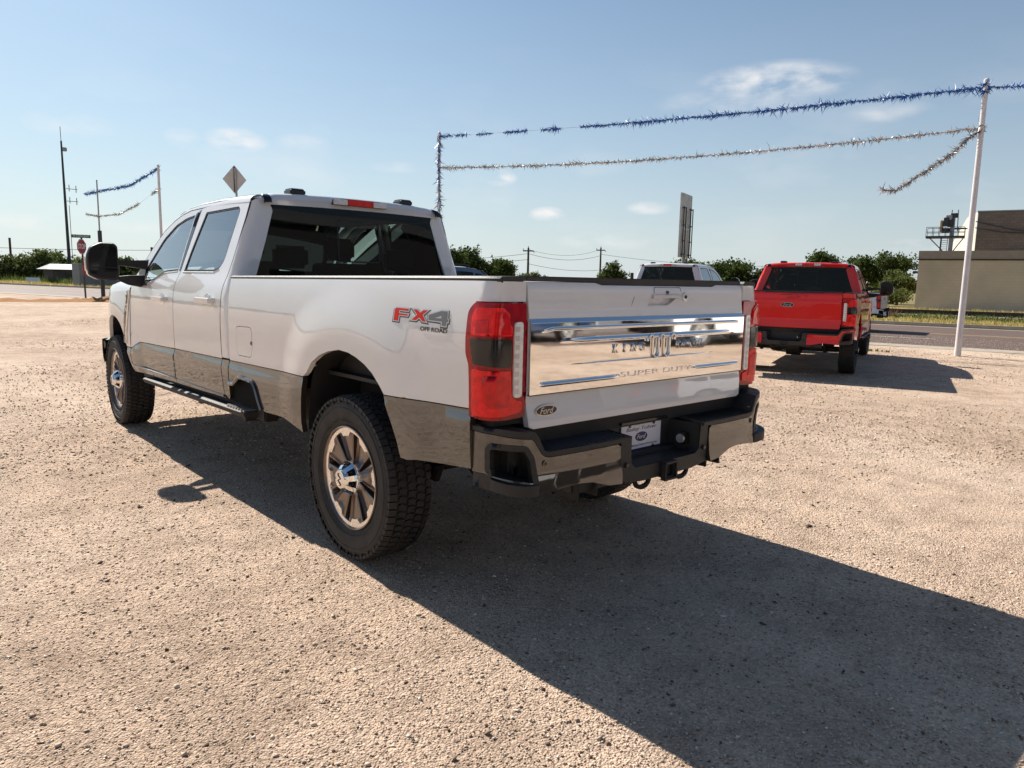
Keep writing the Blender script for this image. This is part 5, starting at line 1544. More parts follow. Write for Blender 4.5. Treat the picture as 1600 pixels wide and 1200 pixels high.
# ------------------------------------------------------------------ trees
def tree(name, label, x, y, h, wd, seed, leafmat='leaf', nleaf=5200, lobes=9, leaf=.22, group=None, trunk_h=.32, squash=1.0, base=-.05):
    rg = np.random.default_rng(seed)
    root = tag(empty(name, (x, y, base)), label, 'tree' if 'shrub' not in name else 'shrub', group)
    t = MB()
    th_ = h * trunk_h
    lean = rg.normal(0, .04, 2) * h
    top = Vector((lean[0], lean[1], th_))
    t.tube([(0, 0, 0), (lean[0] * .3, lean[1] * .3, th_ * .5), tuple(top)], [h * .035 + .06, h * .028 + .04, h * .022 + .03], 8)
    L_ = []
    for k in range(lobes):
        a = 2 * PI * k / lobes + rg.uniform(-.4, .4)
        rr_ = wd * .5 * rg.uniform(.25, .72); zz = h * rg.uniform(trunk_h + .10, .84) if k else h * .80
        if k == 0: rr_ *= .2
        c = np.array([rr_ * math.cos(a), rr_ * math.sin(a), zz])
        sz = np.array([wd * rg.uniform(.17, .27), wd * rg.uniform(.17, .27), h * rg.uniform(.11, .19) * squash])
        L_.append((c, sz))
        mid = Vector((c[0] * .45, c[1] * .45, th_ + (zz - th_) * .45))
        t.tube([tuple(top * .92), tuple(mid), tuple(c)], [h * .018 + .02, h * .011 + .015, .015], 6)
        for q in range(3):
            e = c + rg.normal(0, 1, 3) * sz * .8
            t.tube([tuple(mid * .4 + Vector(c) * .6), tuple(e)], [h * .006 + .01, .008], 5)
    t.build('trunk', 'bark', root)
    ncl = max(40, nleaf // 26)
    cl = []
    for k in range(ncl):
        c, sz = L_[rg.integers(len(L_))]
        d = rg.normal(0, 1, 3); d /= np.linalg.norm(d)
        cl.append(c + d * sz * rg.uniform(.45, 1.12))
    cl = np.array(cl)
    cl[:, 2] = np.clip(cl[:, 2], h * .10, h)
    idx = rg.integers(0, ncl, nleaf)
    cc = cl[idx] + rg.normal(0, 1, (nleaf, 3)) * leaf * np.array([1.5, 1.5, 1.1])
    u = rg.normal(0, 1, (nleaf, 3)); u /= np.linalg.norm(u, axis=1, keepdims=True)
    v = rg.normal(0, 1, (nleaf, 3)); v -= u * (u * v).sum(1, keepdims=True); v /= np.linalg.norm(v, axis=1, keepdims=True)
    s_ = leaf * rg.uniform(.5, 1.1, (nleaf, 1))
    P = np.stack([cc - u * s_, cc + u * s_, cc + v * s_ * 1.1], 1)
    tri_mesh('crown', P, leafmat, root)
    return root


tree('oak_tree', 'tallest rounded dark green tree left of the utility poles, behind the dark blue car', 41.0, 52.4, 4.9, 4.3, 31, 'leaf', 7000, 10, .17)
tree('oak_tree', 'ragged darker tree touching the right side of the tallest one behind the dark blue car', 43.4, 50.4, 3.4, 3.6, 32, 'leaf', 5200, 8, .16)
tree('shrub', 'grey green low shrub between the ragged tree and the nearer utility pole', 56.3, 64.0, 2.55, 3.0, 33, 'leaf2', 2600, 7, .16)
tree('shrub', 'low spreading shrub right at the foot of the nearer utility pole', 58.6, 62.0, 2.4, 3.6, 34, 'leaf2', 2600, 8, .15)
tree('young_tree', 'small pointed tree just right of the farther utility pole above the tailgate', 57.9, 48.8, 3.75, 3.1, 35, 'leaf', 4200, 8, .15)
tree('oak_tree', 'treetop showing over the roof of the white pickup parked behind', 66.0, 44.5, 4.1, 4.8, 36, 'leaf', 3600, 7, .2)
tree('oak_tree', 'broad dark tree between the parked white pickup and the red pickup', 65.6, 39.2, 4.0, 4.6, 37, 'leaf', 6500, 10, .18)
tree('oak_tree', 'lower green tree sloping down beside the left of the red pickup cab', 66.8, 36.2, 3.0, 3.6, 38, 'leaf', 4600, 8, .18)
tree('oak_tree', 'treetop peeking over the roof of the red pickup', 78.3, 35.4, 5.3, 4.4, 39, 'leaf', 4200, 7, .2)
tree('open_tree', 'open branching tree right of the red pickup cab, close to the block building', 67.0, 23.6, 4.7, 4.2, 40, 'leaf', 4400, 10, .15)
tree('open_tree', 'darker tree directly behind the mirror side of the red pickup cab', 66.6, 25.9, 4.2, 3.4, 41, 'leaf', 4600, 8, .17)
tree('shrub', 'bright green bush low at the left end of the block building', 62.5, 21.5, 2.9, 3.2, 42, 'leaf2', 4200, 8, .15)
tree('shrub', 'flat green shrub beside the path at the end of the block building', 58.0, 20.6, 1.3, 3.4, 43, 'leaf2', 2400, 8, .13)
lt = [(-2.5, 110, 2.6, 5.5), (2.0, 111, 2.2, 6), (6.2, 109, 2.3, 5.5), (9.3, 108, 2.8, 5.0), (12.2, 106, 3.4, 5.2), (14.6, 104, 3.3, 5.0), (17.0, 112, 3.2, 5.0), (19.5, 113, 3.1, 5.5), (22.2, 114, 3.0, 5.5), (25.5, 112, 2.7, 6), (29, 110, 3.0, 5), (33, 108, 2.8, 5.5)]
desc = ['leftmost low tree at the frame edge in the far left line', 'second low tree in the far left line', 'third tree in the far left line, dull green', 'fourth tree in the far left line beside the utility pole', 'tallest dark tree in the far left line', 'dark tree just left of the low brick house', 'tree rising behind the left end of the low house roof', 'round tree behind the middle of the low house roof', 'tree behind the tall antenna mast', 'tree seen between the stop sign and the mirror', 'tree seen above the mirror arm', 'tree seen just left of the windshield pillar']
for k, (x, y, h, wd) in enumerate(lt):
    tree('oak_tree', desc[k], x, y, h + [.5, -.5, .1, .8, -.2, .3][k % 6], wd * [1.1, .8, 1.3, .9][k % 4], 50 + k, 'leaf2' if k % 3 else 'leaf', 2800, 9, .24, group='far left tree line', trunk_h=[.14, .2, .1, .16][k % 4], squash=1.5)

rg = np.random.default_rng(77)
n_ = 26000
aa = np.radians(rg.uniform(-75, 125, n_)); dd_ = rg.uniform(270, 330, n_)
hh_ = 1.6 + 1.2 * np.sin(aa * 37 + 2 * np.sin(aa * 11)) * .5 + .6 * np.sin(aa * 91)
cc = np.stack([np.sin(aa) * dd_, np.cos(aa) * dd_, rg.uniform(0, 1, n_) * np.maximum(hh_, .6)], 1)
ww = rg.normal(0, .75, (n_, 3, 3))
tag(tri_mesh('distant_woods', cc[:, None, :] + ww, 'leaf2'), 'low distant scrub along the whole horizon', 'woods')

# ------------------------------------------------------------------ the block building with its tall dark part
def uvbox(name, mat, parent, pts, h, z0=0.0, scale=1.0, top=True):
    """walls on a footprint with running UVs in metres"""
    me = bpy.data.meshes.new(name)
    n = len(pts); vs = [(p[0], p[1], z0) for p in pts] + [(p[0], p[1], z0 + h) for p in pts]
    fs = [(i, (i + 1) % n, (i + 1) % n + n, i + n) for i in range(n)] + ([tuple(range(n, 2 * n))] if top else [])
    me.from_pydata(vs, [], fs)
    uv = me.uv_layers.new(name='UVMap')
    li = 0; run = 0
    for i in range(n):
        L_ = math.hypot(pts[(i + 1) % n][0] - pts[i][0], pts[(i + 1) % n][1] - pts[i][1])
        for (a, b_) in ((run, 0), (run + L_, 0), (run + L_, h), (run, h)):
            uv.data[li].uv = (a, b_ + z0); li += 1
        run += L_
    return link(name, me, parent, mat)
bl = Vector((.2588, -.9659, 0)); bq = Vector((.9659, .2588, 0))       # along the facade to the right, and away
B0 = Vector((51.9, 16.25, 0))
bld = tag(empty('block_building', tuple(B0)), 'long windowless tan block building with a tall dark brick section behind', 'building')
def BP(a, d): v = bl * a + bq * d; return (v.x, v.y)
uvbox('wall', 'tan_block', bld, [BP(0, 0), BP(46, 0), BP(46, 14), BP(0, 14)], 3.45, -.1)
uvbox('parapet', 'parapet', bld, [BP(-.04, -.04), BP(46, -.04), BP(46, 14), BP(-.04, 14)], .56, 3.42)
uvbox('fascia_band', 'fascia', bld, [BP(-.10, -.10), BP(46.1, -.10), BP(46.1, .2), BP(-.10, .2)], .07, 3.36)
tall = uvbox('tall_wall', 'dark_brick', bld, [BP(3.0, 6.4), BP(46, 6.4), BP(46, 16), BP(3.0, 16)], 5.05, 2.0)
uvbox('coping', 'roofmetal', tall, [BP(2.95, 6.35), BP(46, 6.35), BP(46, 16.05), BP(2.95, 16.05)], .07, 7.05)
lin = MB(); lin.add([(*BP(2.98, 6.35), 3.6), (*BP(2.98, 10.5), 3.6), (*BP(2.98, 10.5), 7.0), (*BP(2.98, 6.35), 7.0)], [(0, 1, 2, 3)])
# sloping side wall of the tall part, sunlight put into its pale colour
lb = MB(); lb.add([(*BP(3.0, 6.37), 3.9), (*BP(2.96, 6.37), 7.04), (*BP(2.2, 10.5), 7.0), (*BP(.9, 10.5), 3.9)], [(0, 1, 2, 3)])
lb.build('sunlit_end_wall', 'cream', bld, angle=0)
for a, z, s_ in ((10.1, 1.55, .28),):
    p = BP(a, -.06)
    MB().box(p[0] - .05, p[0] + .05, p[1] - s_ / 2, p[1] + s_ / 2, z - .14, z + .14).build('wall_vent', 'cream', bld)
    for q in (-.05, .05): MB().box(p[0] - .06, p[0] - .045, p[1] + q - .02, p[1] + q + .02, z - .10, z + .10).build('vent_slot', 'fascia', bld)
p = BP(-.15, .3); MB().box(p[0] - .1, p[0] + .1, p[1] - .1, p[1] + .15, 2.45, 2.62).build('wall_lamp', 'darksteel', bld)
pb = MB().add([(*BP(2.94, 6.3), 6.45), (*BP(3.0, 6.25), 6.55), (*BP(3.0, 6.25), 6.50)], [(0, 1, 2)])
for a0, a1, z0, z1 in ((2.9, 7.4, 6.35, 5.35), (2.9, 6.2, 5.9, 5.45)):
    MB().tube([(*BP(a0, 6.25), z0), (*BP((a0 + a1) / 2, 6.2), (z0 + z1) / 2 - .12), (*BP(a1, 6.25), z1)], .035, 5).build('conduit', 'darksteel', bld)

# rooftop platform with equipment mast
cw = tag(empty('roof_platform', (*[c_ + d_ for c_, d_ in zip((B0.x, B0.y), BP(0, 0))], 0)), 'steel platform with railing, ladder and machinery on the low roof left of the dark wall', 'platform')
def CP(a, d, z): v = bl * (a + (2.35 - a) * .25) + bq * d; return (v.x, v.y, z)
f_ = MB().add([CP(-.9 + 0, 4.4, 5.10), CP(2.35, 4.4, 5.10), CP(2.35, 5.6, 5.10), CP(-.9, 5.6, 5.10), CP(-.9, 4.4, 5.24), CP(2.35, 4.4, 5.24), CP(2.35, 5.6, 5.24), CP(-.9, 5.6, 5.24)], [(3, 2, 1, 0), (4, 5, 6, 7), (0, 1, 5, 4), (1, 2, 6, 5), (2, 3, 7, 6), (3, 0, 4, 7)])
f_.build('deck', 'darksteel', cw, angle=0)
for d_ in (4.42, 5.58):
    r_ = MB()
    for z in (5.52, 5.86): r_.tube([CP(-.88, d_, z), CP(2.33, d_, z)], .02, 5)
    for k in range(7): r_.tube([CP(-.88 + k * .535, d_, 5.2), CP(-.88 + k * .535, d_, 5.86)], .018, 5)
    r_.build('railing', 'darksteel', cw)
for a0, a1 in ((-.55, .85), (2.3, 1.4)):
    MB().tube([CP(a0, 4.5, 5.1), CP(a1, 4.5, 4.0)], .04, 6).build('brace', 'darksteel', cw)
MB().tube([CP(.42, 4.5, 3.9), CP(.42, 4.5, 5.1)], .035, 6).build('post', 'darksteel', cw)
ld = MB().tube([CP(.50, 4.4, 3.9), CP(.50, 4.4, 5.2)], .02, 5).tube([CP(1.0, 4.4, 3.9), CP(1.0, 4.4, 5.2)], .02, 5)
for k in range(8): ld.tube([CP(.50, 4.4, 4.0 + k * .15), CP(1.0, 4.4, 4.0 + k * .15)], .016, 4)
ld.build('ladder', 'darksteel', cw)
MB().tube([CP(1.25, 5.0, 3.9), CP(1.25, 5.0, 6.6)], .15, 10).build('duct_mast', 'galv', cw)
MB().tube([CP(1.05, 4.9, 6.3), CP(1.12, 4.9, 7.1)], .03, 5).tube([CP(1.70, 4.9, 5.6), CP(1.62, 4.9, 7.1)], .03, 5).build('mast_rail', 'darksteel', cw)
for k, (a, z, sx, sz, mt_) in enumerate(((.75, 6.35, .18, .22, 'darksteel'), (.95, 6.55, .20, .18, 'galv'), (.70, 6.05, .24, .10, 'darksteel'), (1.35, 6.70, .22, .16, 'darksteel'), (.35, 5.95, .07, .42, 'yellow'), (.70, 5.65, .25, .16, 'darksteel'), (1.1, 6.2, .2, .3, 'darksteel'))):
    v = CP(a, 4.9, z)
    MB().box(v[0] - .15, v[0] + .15, v[1] - sx, v[1] + sx, z - sz, z + sz).build('machine_box', mt_, cw, bevel=.03)
MB().tube([CP(1.3, 5, 5.75), CP(2.6, 5.4, 5.8)], .05, 6).build('cross_pipe', 'darksteel', cw)

# ------------------------------------------------------------------ utility poles and wires
def utility_pole(label, x, y, h, arm, rot):
    t = tag(empty('utility_pole', (x, y, 0), rot), label, 'utility pole')
    MB().tube([(0, 0, -.1), (0, 0, h)], [.17, .11], 8).build('pole', 'wood', t)
    MB().box(-arm, arm, -.06, .06, h - .45, h - .30).build('cross_arm', 'wood', t)
    MB().tube([(-arm, 0, h - .40), (-arm, 0, h - .10)], .05, 6).build('insulator', 'galv', t)
    MB().tube([(arm, 0, h - .40), (arm + .12, 0, h - .60)], .05, 6).build('insulator', 'galv', t)
    MB().tube([(0, 0, h - .25), (0, 0, h + .2)], .05, 6).build('insulator', 'galv', t)
    return t
UP1 = (58.4, 62.65); UP2 = (79.44, 69.7)
utility_pole('taller looking wooden utility pole with cross arm, nearer of the two above the tailgate', *UP1, 5.3, .62, R(-42))
utility_pole('farther wooden utility pole with cross arm above the tailgate, to the right', *UP2, 6.35, .62, R(-42))
for k, (x, y, h) in enumerate(((12.6, 130, 6.6), (15.5, 133, 6.2), (31.5, 118, 5.2), (70, 56, 2.6), (77, 54.5, 2.9))):
    t = tag(empty('utility_pole', (x, y, 0)), ['left one of two thin poles over the far left trees', 'right one of two thin poles over the far left trees', 'thin pole visible above the mirror arm', 'short thick post above the tailgate between the utility poles', 'thin short post right of the thick post above the tailgate'][k], 'pole')
    MB().tube([(0, 0, -.1), (0, 0, h)], .17 if k != 3 else .22, 6).build('pole', 'wood', t)
def wire(label, p0, p1, sag, r_=.022):
    pts = []
    for k in range(25):
        t = k / 24
        p = Vector(p0).lerp(Vector(p1), t); p.z -= sag * 4 * t * (1 - t); pts.append(tuple(p))
    return tag(MB().tube(pts, r_, 4).build('power_line', 'darksteel', angle=0), label, 'power line')
wire('upper wire sagging between the two utility poles', (*UP1, 4.6), (*UP2, 5.2), .7)
wire('top wire between the two utility poles', (*UP1, 5.1), (*UP2, 6.1), .8, .016)
wire('lowest wire right of the nearer utility pole', (*UP1, 3.4), (UP2[0], UP2[1], 3.1), .4)
wire('upper wire leaving the nearer utility pole to the left', (*UP1, 4.6), (40, 75, 3.4), .5)
wire('lower wire leaving the nearer utility pole to the left', (*UP1, 3.9), (40, 75, 3.0), .5)
wire('wire running right from the farther utility pole', (*UP2, 5.4), (95, 40, 4.4), .9)
wire('long wire over the far left trees', (-10, 131, 5.0), (40, 122, 5.2), .6, .03)

# ------------------------------------------------------------------ flagpoles and tinsel streamers
def flagpole(label, x, y, h, r0=.055, r1=.04, mat='polewhite', group='flagpoles along the road edge', base=None):
    t = tag(empty('flagpole', (x, y, 0)), label, 'flagpole', group)
    MB().tube([(0, 0, -.05), (0, 0, h * .5), (0, 0, h)], [r0, (r0 + r1) / 2, r1], 14).build('pole', mat, t)
    MB().revolve([(h - .02, r1 + .004), (h + .03, r1 + .004), (h + .05, r1 * .7), (h + .055, 0)], 14, 'z').build('pole_cap', mat, t)
    if base: MB().tube([(0, 0, 0), (0, 0, base)], r0 + .05, 10).build('base_sleeve', 'darksteel', t)
    return t
P1 = (15.28, 2.17); P2 = (11.35, 16.2); P3 = (7.02, 30.05); P4 = (6.50, 38.05)
flagpole('white flagpole standing in gravel at right between red pickup and building', *P1, 5.80, .068, .050)
flagpole('white flagpole behind the cab wrapped in blue and white tinsel', *P2, 5.98)
flagpole('pale flagpole above the windshield, holding the short blue and silver streamers', *P3, 5.85, .060, .048)
flagpole('thin grey flagpole with a dark sleeve above the truck mirror', *P4, 5.85, .045, .030, 'galv', base=3.45)

def streamer(name, label, pts, mat, seed, sag=0.0, fr=.16, dens=30, gaps=(), parent_cat='streamer', alt=None, down=.35):
    """a cord hung with strips of foil; strips blow about it at random"""
    rg = np.random.default_rng(seed)
    root = tag(empty(name, pts[0]), label, parent_cat)
    o0 = Vector(pts[0])
    q = []
    if len(pts) == 2:
        for k in range(40):
            t = k / 39; p = Vector(pts[0]).lerp(Vector(pts[1]), t); p.z -= sag * 4 * t * (1 - t); q.append(p - o0)
    else:
        q = [Vector(p) - o0 for p in pts]
    MB().tube([tuple(p) for p in q], .006, 4).build('cord', 'tinsel_white' if mat != 'tinsel_blue' else 'galv', root, angle=0)
    cum = [0]
    for a, b_ in zip(q, q[1:]): cum.append(cum[-1] + (b_ - a).length)
    Lt = cum[-1]; n = int(Lt * dens)
    T3 = {mat: [], (alt or mat): []}
    Q = np.array([tuple(p) for p in q]); cu = np.array(cum)
    amp = .35 + 1.1 * np.convolve(rg.uniform(0, 1, 204) ** 1.6, np.ones(5) / 3.2, 'valid')[:200]
    for k in range(n):
        s_ = rg.uniform(0, Lt); f = s_ / Lt
        if any(a <= f <= b_ for a, b_ in gaps): continue
        c = np.array([np.interp(s_, cu, Q[:, i]) for i in range(3)])
        i_ = min(len(Q) - 2, int(np.searchsorted(cu, s_, 'right') - 1)); tg_ = Q[i_ + 1] - Q[i_]; tg_ /= np.linalg.norm(tg_)
        d = rg.normal(0, 1, 3); d[2] -= down; d[0] += .5; d = d - tg_ * (d @ tg_) * .3 + tg_ * rg.normal(1.15, .75); d /= np.linalg.norm(d)
        l = fr * rg.uniform(.4, 1.25) * amp[int(f * 199)] * (1.5 if rg.uniform() < .02 else 1)
        wv = np.cross(d, rg.normal(0, 1, 3)); wv /= np.linalg.norm(wv) + 1e-9; wv *= fr * .075
        bend = rg.normal(0, .25, 3) * l
        m = c + d * l * .55 + bend * .3; e = c + d * l + bend
        mt_ = mat if (alt is None or rg.uniform() < .5) else alt
        T3[mt_] += [(c - wv, c + wv, m + wv), (c - wv, m + wv, m - wv), (m - wv, m + wv, e)]
    for mt_, P in T3.items():
        if P: tri_mesh('foil_fringe', np.array(P), mt_, root)
    return root
a1 = (P1[0], P1[1]); 
streamer('blue_streamer', 'long blue tinsel streamer strung from the right flagpole to the one behind the cab', [(*P1, 5.68), (*P2, 5.90)], 'tinsel_blue', 61, .10, .11, 285, gaps=((.655, .70), (.745, .775), (.835, .86), (.90, .925), (.955, .965)))
streamer('silver_streamer', 'long silver white tinsel streamer below the blue one', [(*P1, 4.86), (*P2, 4.95)], 'tinsel_white', 62, .20, .095, 240, alt='tinsel_grey')
streamer('blue_streamer', 'blue tinsel streamer leaving the right flagpole out of frame', [(*P1, 5.68), (14.4, -3.0, 5.6)], 'tinsel_blue', 63, .25, .11, 209)
streamer('blown_streamer', 'loose silver white tinsel tail blown sideways from the right flagpole', [(P1[0], P1[1], 4.84), (14.95, 2.32, 4.60), (14.62, 2.45, 4.30), (14.2, 2.62, 4.02), (13.9, 2.80, 3.80), (13.62, 2.98, 3.58), (13.46, 3.08, 3.46), (13.36, 3.22, 3.47), (13.25, 3.30, 3.50)], 'tinsel_white', 64, 0, .095, 416, alt='tinsel_grey')
streamer('knot_streamer', 'blue tinsel bunched round the top of the right flagpole', [(P1[0] - .1, P1[1], 5.74), (P1[0] + .1, P1[1], 5.70), (P1[0] - .05, P1[1], 5.58)], 'tinsel_blue', 65, 0, .11, 1140)
streamer('knot_streamer', 'silver tinsel tied round the right flagpole below its top', [(P1[0] - .08, P1[1], 4.90), (P1[0] + .08, P1[1], 4.86), (P1[0] - .05, P1[1], 4.78)], 'tinsel_white', 66, 0, .095, 800, alt='tinsel_grey')
streamer('wrapped_streamer', 'blue and white tinsel wrapped down the flagpole behind the cab', [(P2[0] - .05, P2[1] - .05, 5.9), (P2[0] - .07, P2[1] - .04, 5.0), (P2[0] - .04, P2[1] - .07, 4.0), (P2[0] - .07, P2[1] - .05, 3.0), (P2[0] - .05, P2[1] - .06, 2.0)], 'tinsel_blue', 67, 0, .17, 170, alt='tinsel_white')
streamer('blue_streamer', 'short sagging blue streamer between the two far left flagpoles', [(*P3, 5.75), (6.9, 34, 5.35), (*P4, 5.35), (6.35, 40.0, 5.35)], 'tinsel_blue', 68, 0, .11, 323)
streamer('silver_streamer', 'short sagging silver streamer between the two far left flagpoles', [(*P3, 4.93), (6.95, 32.5, 4.5), (6.8, 35.5, 4.15), (*P4, 4.15), (6.35, 40.0, 4.35)], 'tinsel_white', 69, 0, .095, 208, alt='tinsel_grey', gaps=((.10, .26),))

# ------------------------------------------------------------------ signs
st = tag(empty('stop_sign', (6.22, 40.5, 0)), 'red octagonal STOP sign with green street name blade on a rusty post', 'stop sign')
ang = math.atan2(CAM.x - 6.2, -(CAM.y - 40.5))
MB().tube([(0, 0, -.1), (-.13, -.5, 2.2), (-.16, -.6, 3.25)], .045, 8).build('post', 'wood', st)
MB().tube([(-.075, -.30, 1.25), (-.105, -.42, 1.75)], .052, 8).build('red_wrap', 'signred', st)
fc_ = empty('sign_face', (-.165, -.70, 2.66), R(-8) + .68)
fc_.parent = st
bpy.data.objects.remove(fc_)
SRZ = .80
def rot(px, py, a): return (px * math.cos(a) - py * math.sin(a), px * math.sin(a) + py * math.cos(a))
oc = [(.40 * math.cos(R(22.5 + 45 * k)), 2.68 + .40 * math.sin(R(22.5 + 45 * k))) for k in range(8)]
mt = Matrix.Translation((-.19, -.72, 0)) @ Matrix.Rotation(SRZ, 4, 'Z')
pn = MB().prism(oc, 'y', 0, .012, mat=mt).build('sign_panel', 'signred', st, angle=0)
oc2 = [(.385 * math.cos(R(22.5 + 45 * k)), 2.68 + .385 * math.sin(R(22.5 + 45 * k))) for k in range(8)]
rgm = MB()
oc3 = [(.368 * math.cos(R(22.5 + 45 * k)), 2.68 + .368 * math.sin(R(22.5 + 45 * k))) for k in range(8)]
rgm.add([(a, -.003, b_) for a, b_ in oc2] + [(a, -.003, b_) for a, b_ in oc3], [(k, (k + 1) % 8, 8 + (k + 1) % 8, 8 + k) for k in range(8)], mat=mt)
rgm.build('sign_border', 'printw', pn, angle=0)
rgt = (math.cos(SRZ), math.sin(SRZ), 0)
fo_ = (mt @ Vector((0, -.004, 2.68)))
put_text('sign_lettering', 'STOP', .34, 'printw', pn, tuple(fo_), rgt, (0, 0, 1), extrude=.001, width=.62, offset=.006)
NRZ = -.20
mt = Matrix.Translation((-.19, -.72, 0)) @ Matrix.Rotation(NRZ, 4, 'Z')
nb_ = MB().box(-.42, .42, 0, .006, 3.12, 3.28, mat=mt).build('street_name_blade', 'signgreen', st, angle=0)
fo_ = mt @ Vector((0, -.003, 3.20))
put_text('blade_lettering', 'N CONVENT', .13, 'printw', nb_, tuple(fo_), (math.cos(NRZ), math.sin(NRZ), 0), (0, 0, 1), extrude=.001, width=.70)

ms = tag(empty('antenna_mast', (17.7, 103.6, 0)), 'very tall dark radio mast with antennas at far left', 'antenna mast')
MB().tube([(0, 0, 0), (-.05, 0, 6), (-.10, 0, 17.2)], [.22, .17, .10], 8).build('mast', 'galv' if False else 'darksteel', ms)
MB().tube([(-.10, 0, 17.2), (-.12, 0, 18.9)], .035, 5).build('whip_antenna', 'darksteel', ms)
MB().box(-.05, .45, -.2, .2, 16.0, 16.45).build('antenna_box', 'galv', ms, bevel=.05)
for z in (11.5, 10.0):
    MB().tube([(.1, 0, z), (1.35, 0, z)], .04, 5).tube([(1.2, 0, z - .4), (1.2, 0, z + .45)], .05, 5).tube([(.45, 0, z - .3), (.45, 0, z + .5)], .05, 5).build('side_antenna', 'galv', ms)
MB().tube([(.35, 0, 3.2), (.35, 0, 9.5)], .04, 5).build('feed_cable', 'galv', ms)

dm = tag(empty('warning_sign', (9.4, 27.4, 0)), 'grey back of a diamond warning sign above the cab roof', 'road sign')
DZ = R(-20); c30 = Matrix.Translation((-.23, 0, 0)) @ Matrix.Rotation(DZ, 4, 'Z')
MB().tube([(0, 0, 0), (-.13, 0, 3.5), (-.22, -.05, 5.75)], .042, 6).build('post', 'galv', dm)
MB().prism([(0, 5.87), (.46, 5.295), (0, 4.72), (-.46, 5.295)], 'y', .03, .045, mat=c30).build('sign_panel', 'signback', dm, angle=0)
MB().box(-.03, .03, -.02, .03, 4.8, 5.8, mat=c30).build('stiffener', 'bark', dm)

bs_ = tag(empty('roadside_sign', (25.7, 16.95, 0)), 'tall narrow sign panel seen edge on behind the parked white pickup', 'road sign')
BZ = R(-33.5) + R(57.5)
cS = Matrix.Rotation(R(19.5), 4, 'Z')
MB().tube([(0, 0, 0), (0, 0, 3.0)], .09, 8).build('post', 'galv', bs_)
MB().box(-.80, .80, -.05, .05, 2.62, 5.45, mat=cS).build('sign_panel', 'signback', bs_, bevel=.01)
for xx in (-.72, .40):
    fr = MB()
    for a in (xx, xx + .36): fr.box(a - .015, a + .015, -.14, -.10, 2.62, 4.85, mat=cS)
    for z in (2.75, 3.35, 4.05, 4.80): fr.box(xx, xx + .36, -.14, -.10, z - .02, z + .02, mat=cS)
    for z in (2.75, 4.80): fr.box(xx - .015, xx + .015, -.11, -.05, z - .02, z + .02, mat=cS)
    fr.build('side_frame', 'rust', bs_)
MB().box(-.81, .81, -.055, -.05, 3.88, 3.93, mat=cS).build('white_band', 'printw', bs_)

# ------------------------------------------------------------------ low house and grey shed at far left
hs = tag(empty('house', (13.0, 92, 0)), 'low brick house with pale metal roof at far left beyond the weeds', 'house')
MB().box(.7, 5.8, -.1, 5, 0, 1.60).build('wall', 'housewall', hs, angle=0)
MB().loft([[(.1, -.9, 1.55), (.9, 2.2, 2.15), (.1, 5.6, 1.55)], [(6.2, -.9, 1.55), (5.2, 2.2, 2.15), (6.2, 5.6, 1.55)]]).add([(.1, -.9, 1.55), (.9, 2.2, 2.15), (.1, 5.6, 1.55), (6.2, -.9, 1.55), (5.2, 2.2, 2.15), (6.2, 5.6, 1.55)], [(0, 1, 2), (5, 4, 3)]).build('roof', 'roofmetal', hs, angle=0)
for x in (3.2, 4.1, 5.0): MB().box(x, x + .07, -.8, -.7, 0, 1.55).build('porch_post', 'printw', hs)
for x in (2.0, 4.7): MB().box(x, x + .6, -.13, -.1, .7, 1.4).build('window', 'gloss', hs)
MB().box(3.5, 3.9, -.13, -.1, .2, 1.5).build('door', 'printw', hs)
sh = tag(empty('metal_shed', (15.0, 74.8, 0)), 'plain grey metal shed partly hidden by the truck mirror', 'shed')
MB().box(-2.1, 1.3, 0, 3.0, 0, 2.05).build('wall', 'greybox', sh, angle=0)
MB().box(-2.15, 1.36, -.05, 3.05, 2.05, 2.13).build('roof', 'roofmetal', sh, angle=0)
tag(MB().prism([(-.9, 0), (.9, 0), (.85, .45), (.5, .5), (.3, .85), (-.55, .85), (-.75, .48), (-.88, .45)], 'x', 0, 1.6).build('parked_car', 'white2', bevel=.05), 'tiny pale parked car seen through weeds by the low house', 'car')
bpy.data.objects['parked_car'].location = (10.6, 88, 0); bpy.data.objects['parked_car'].scale = (.75, .75, .75)

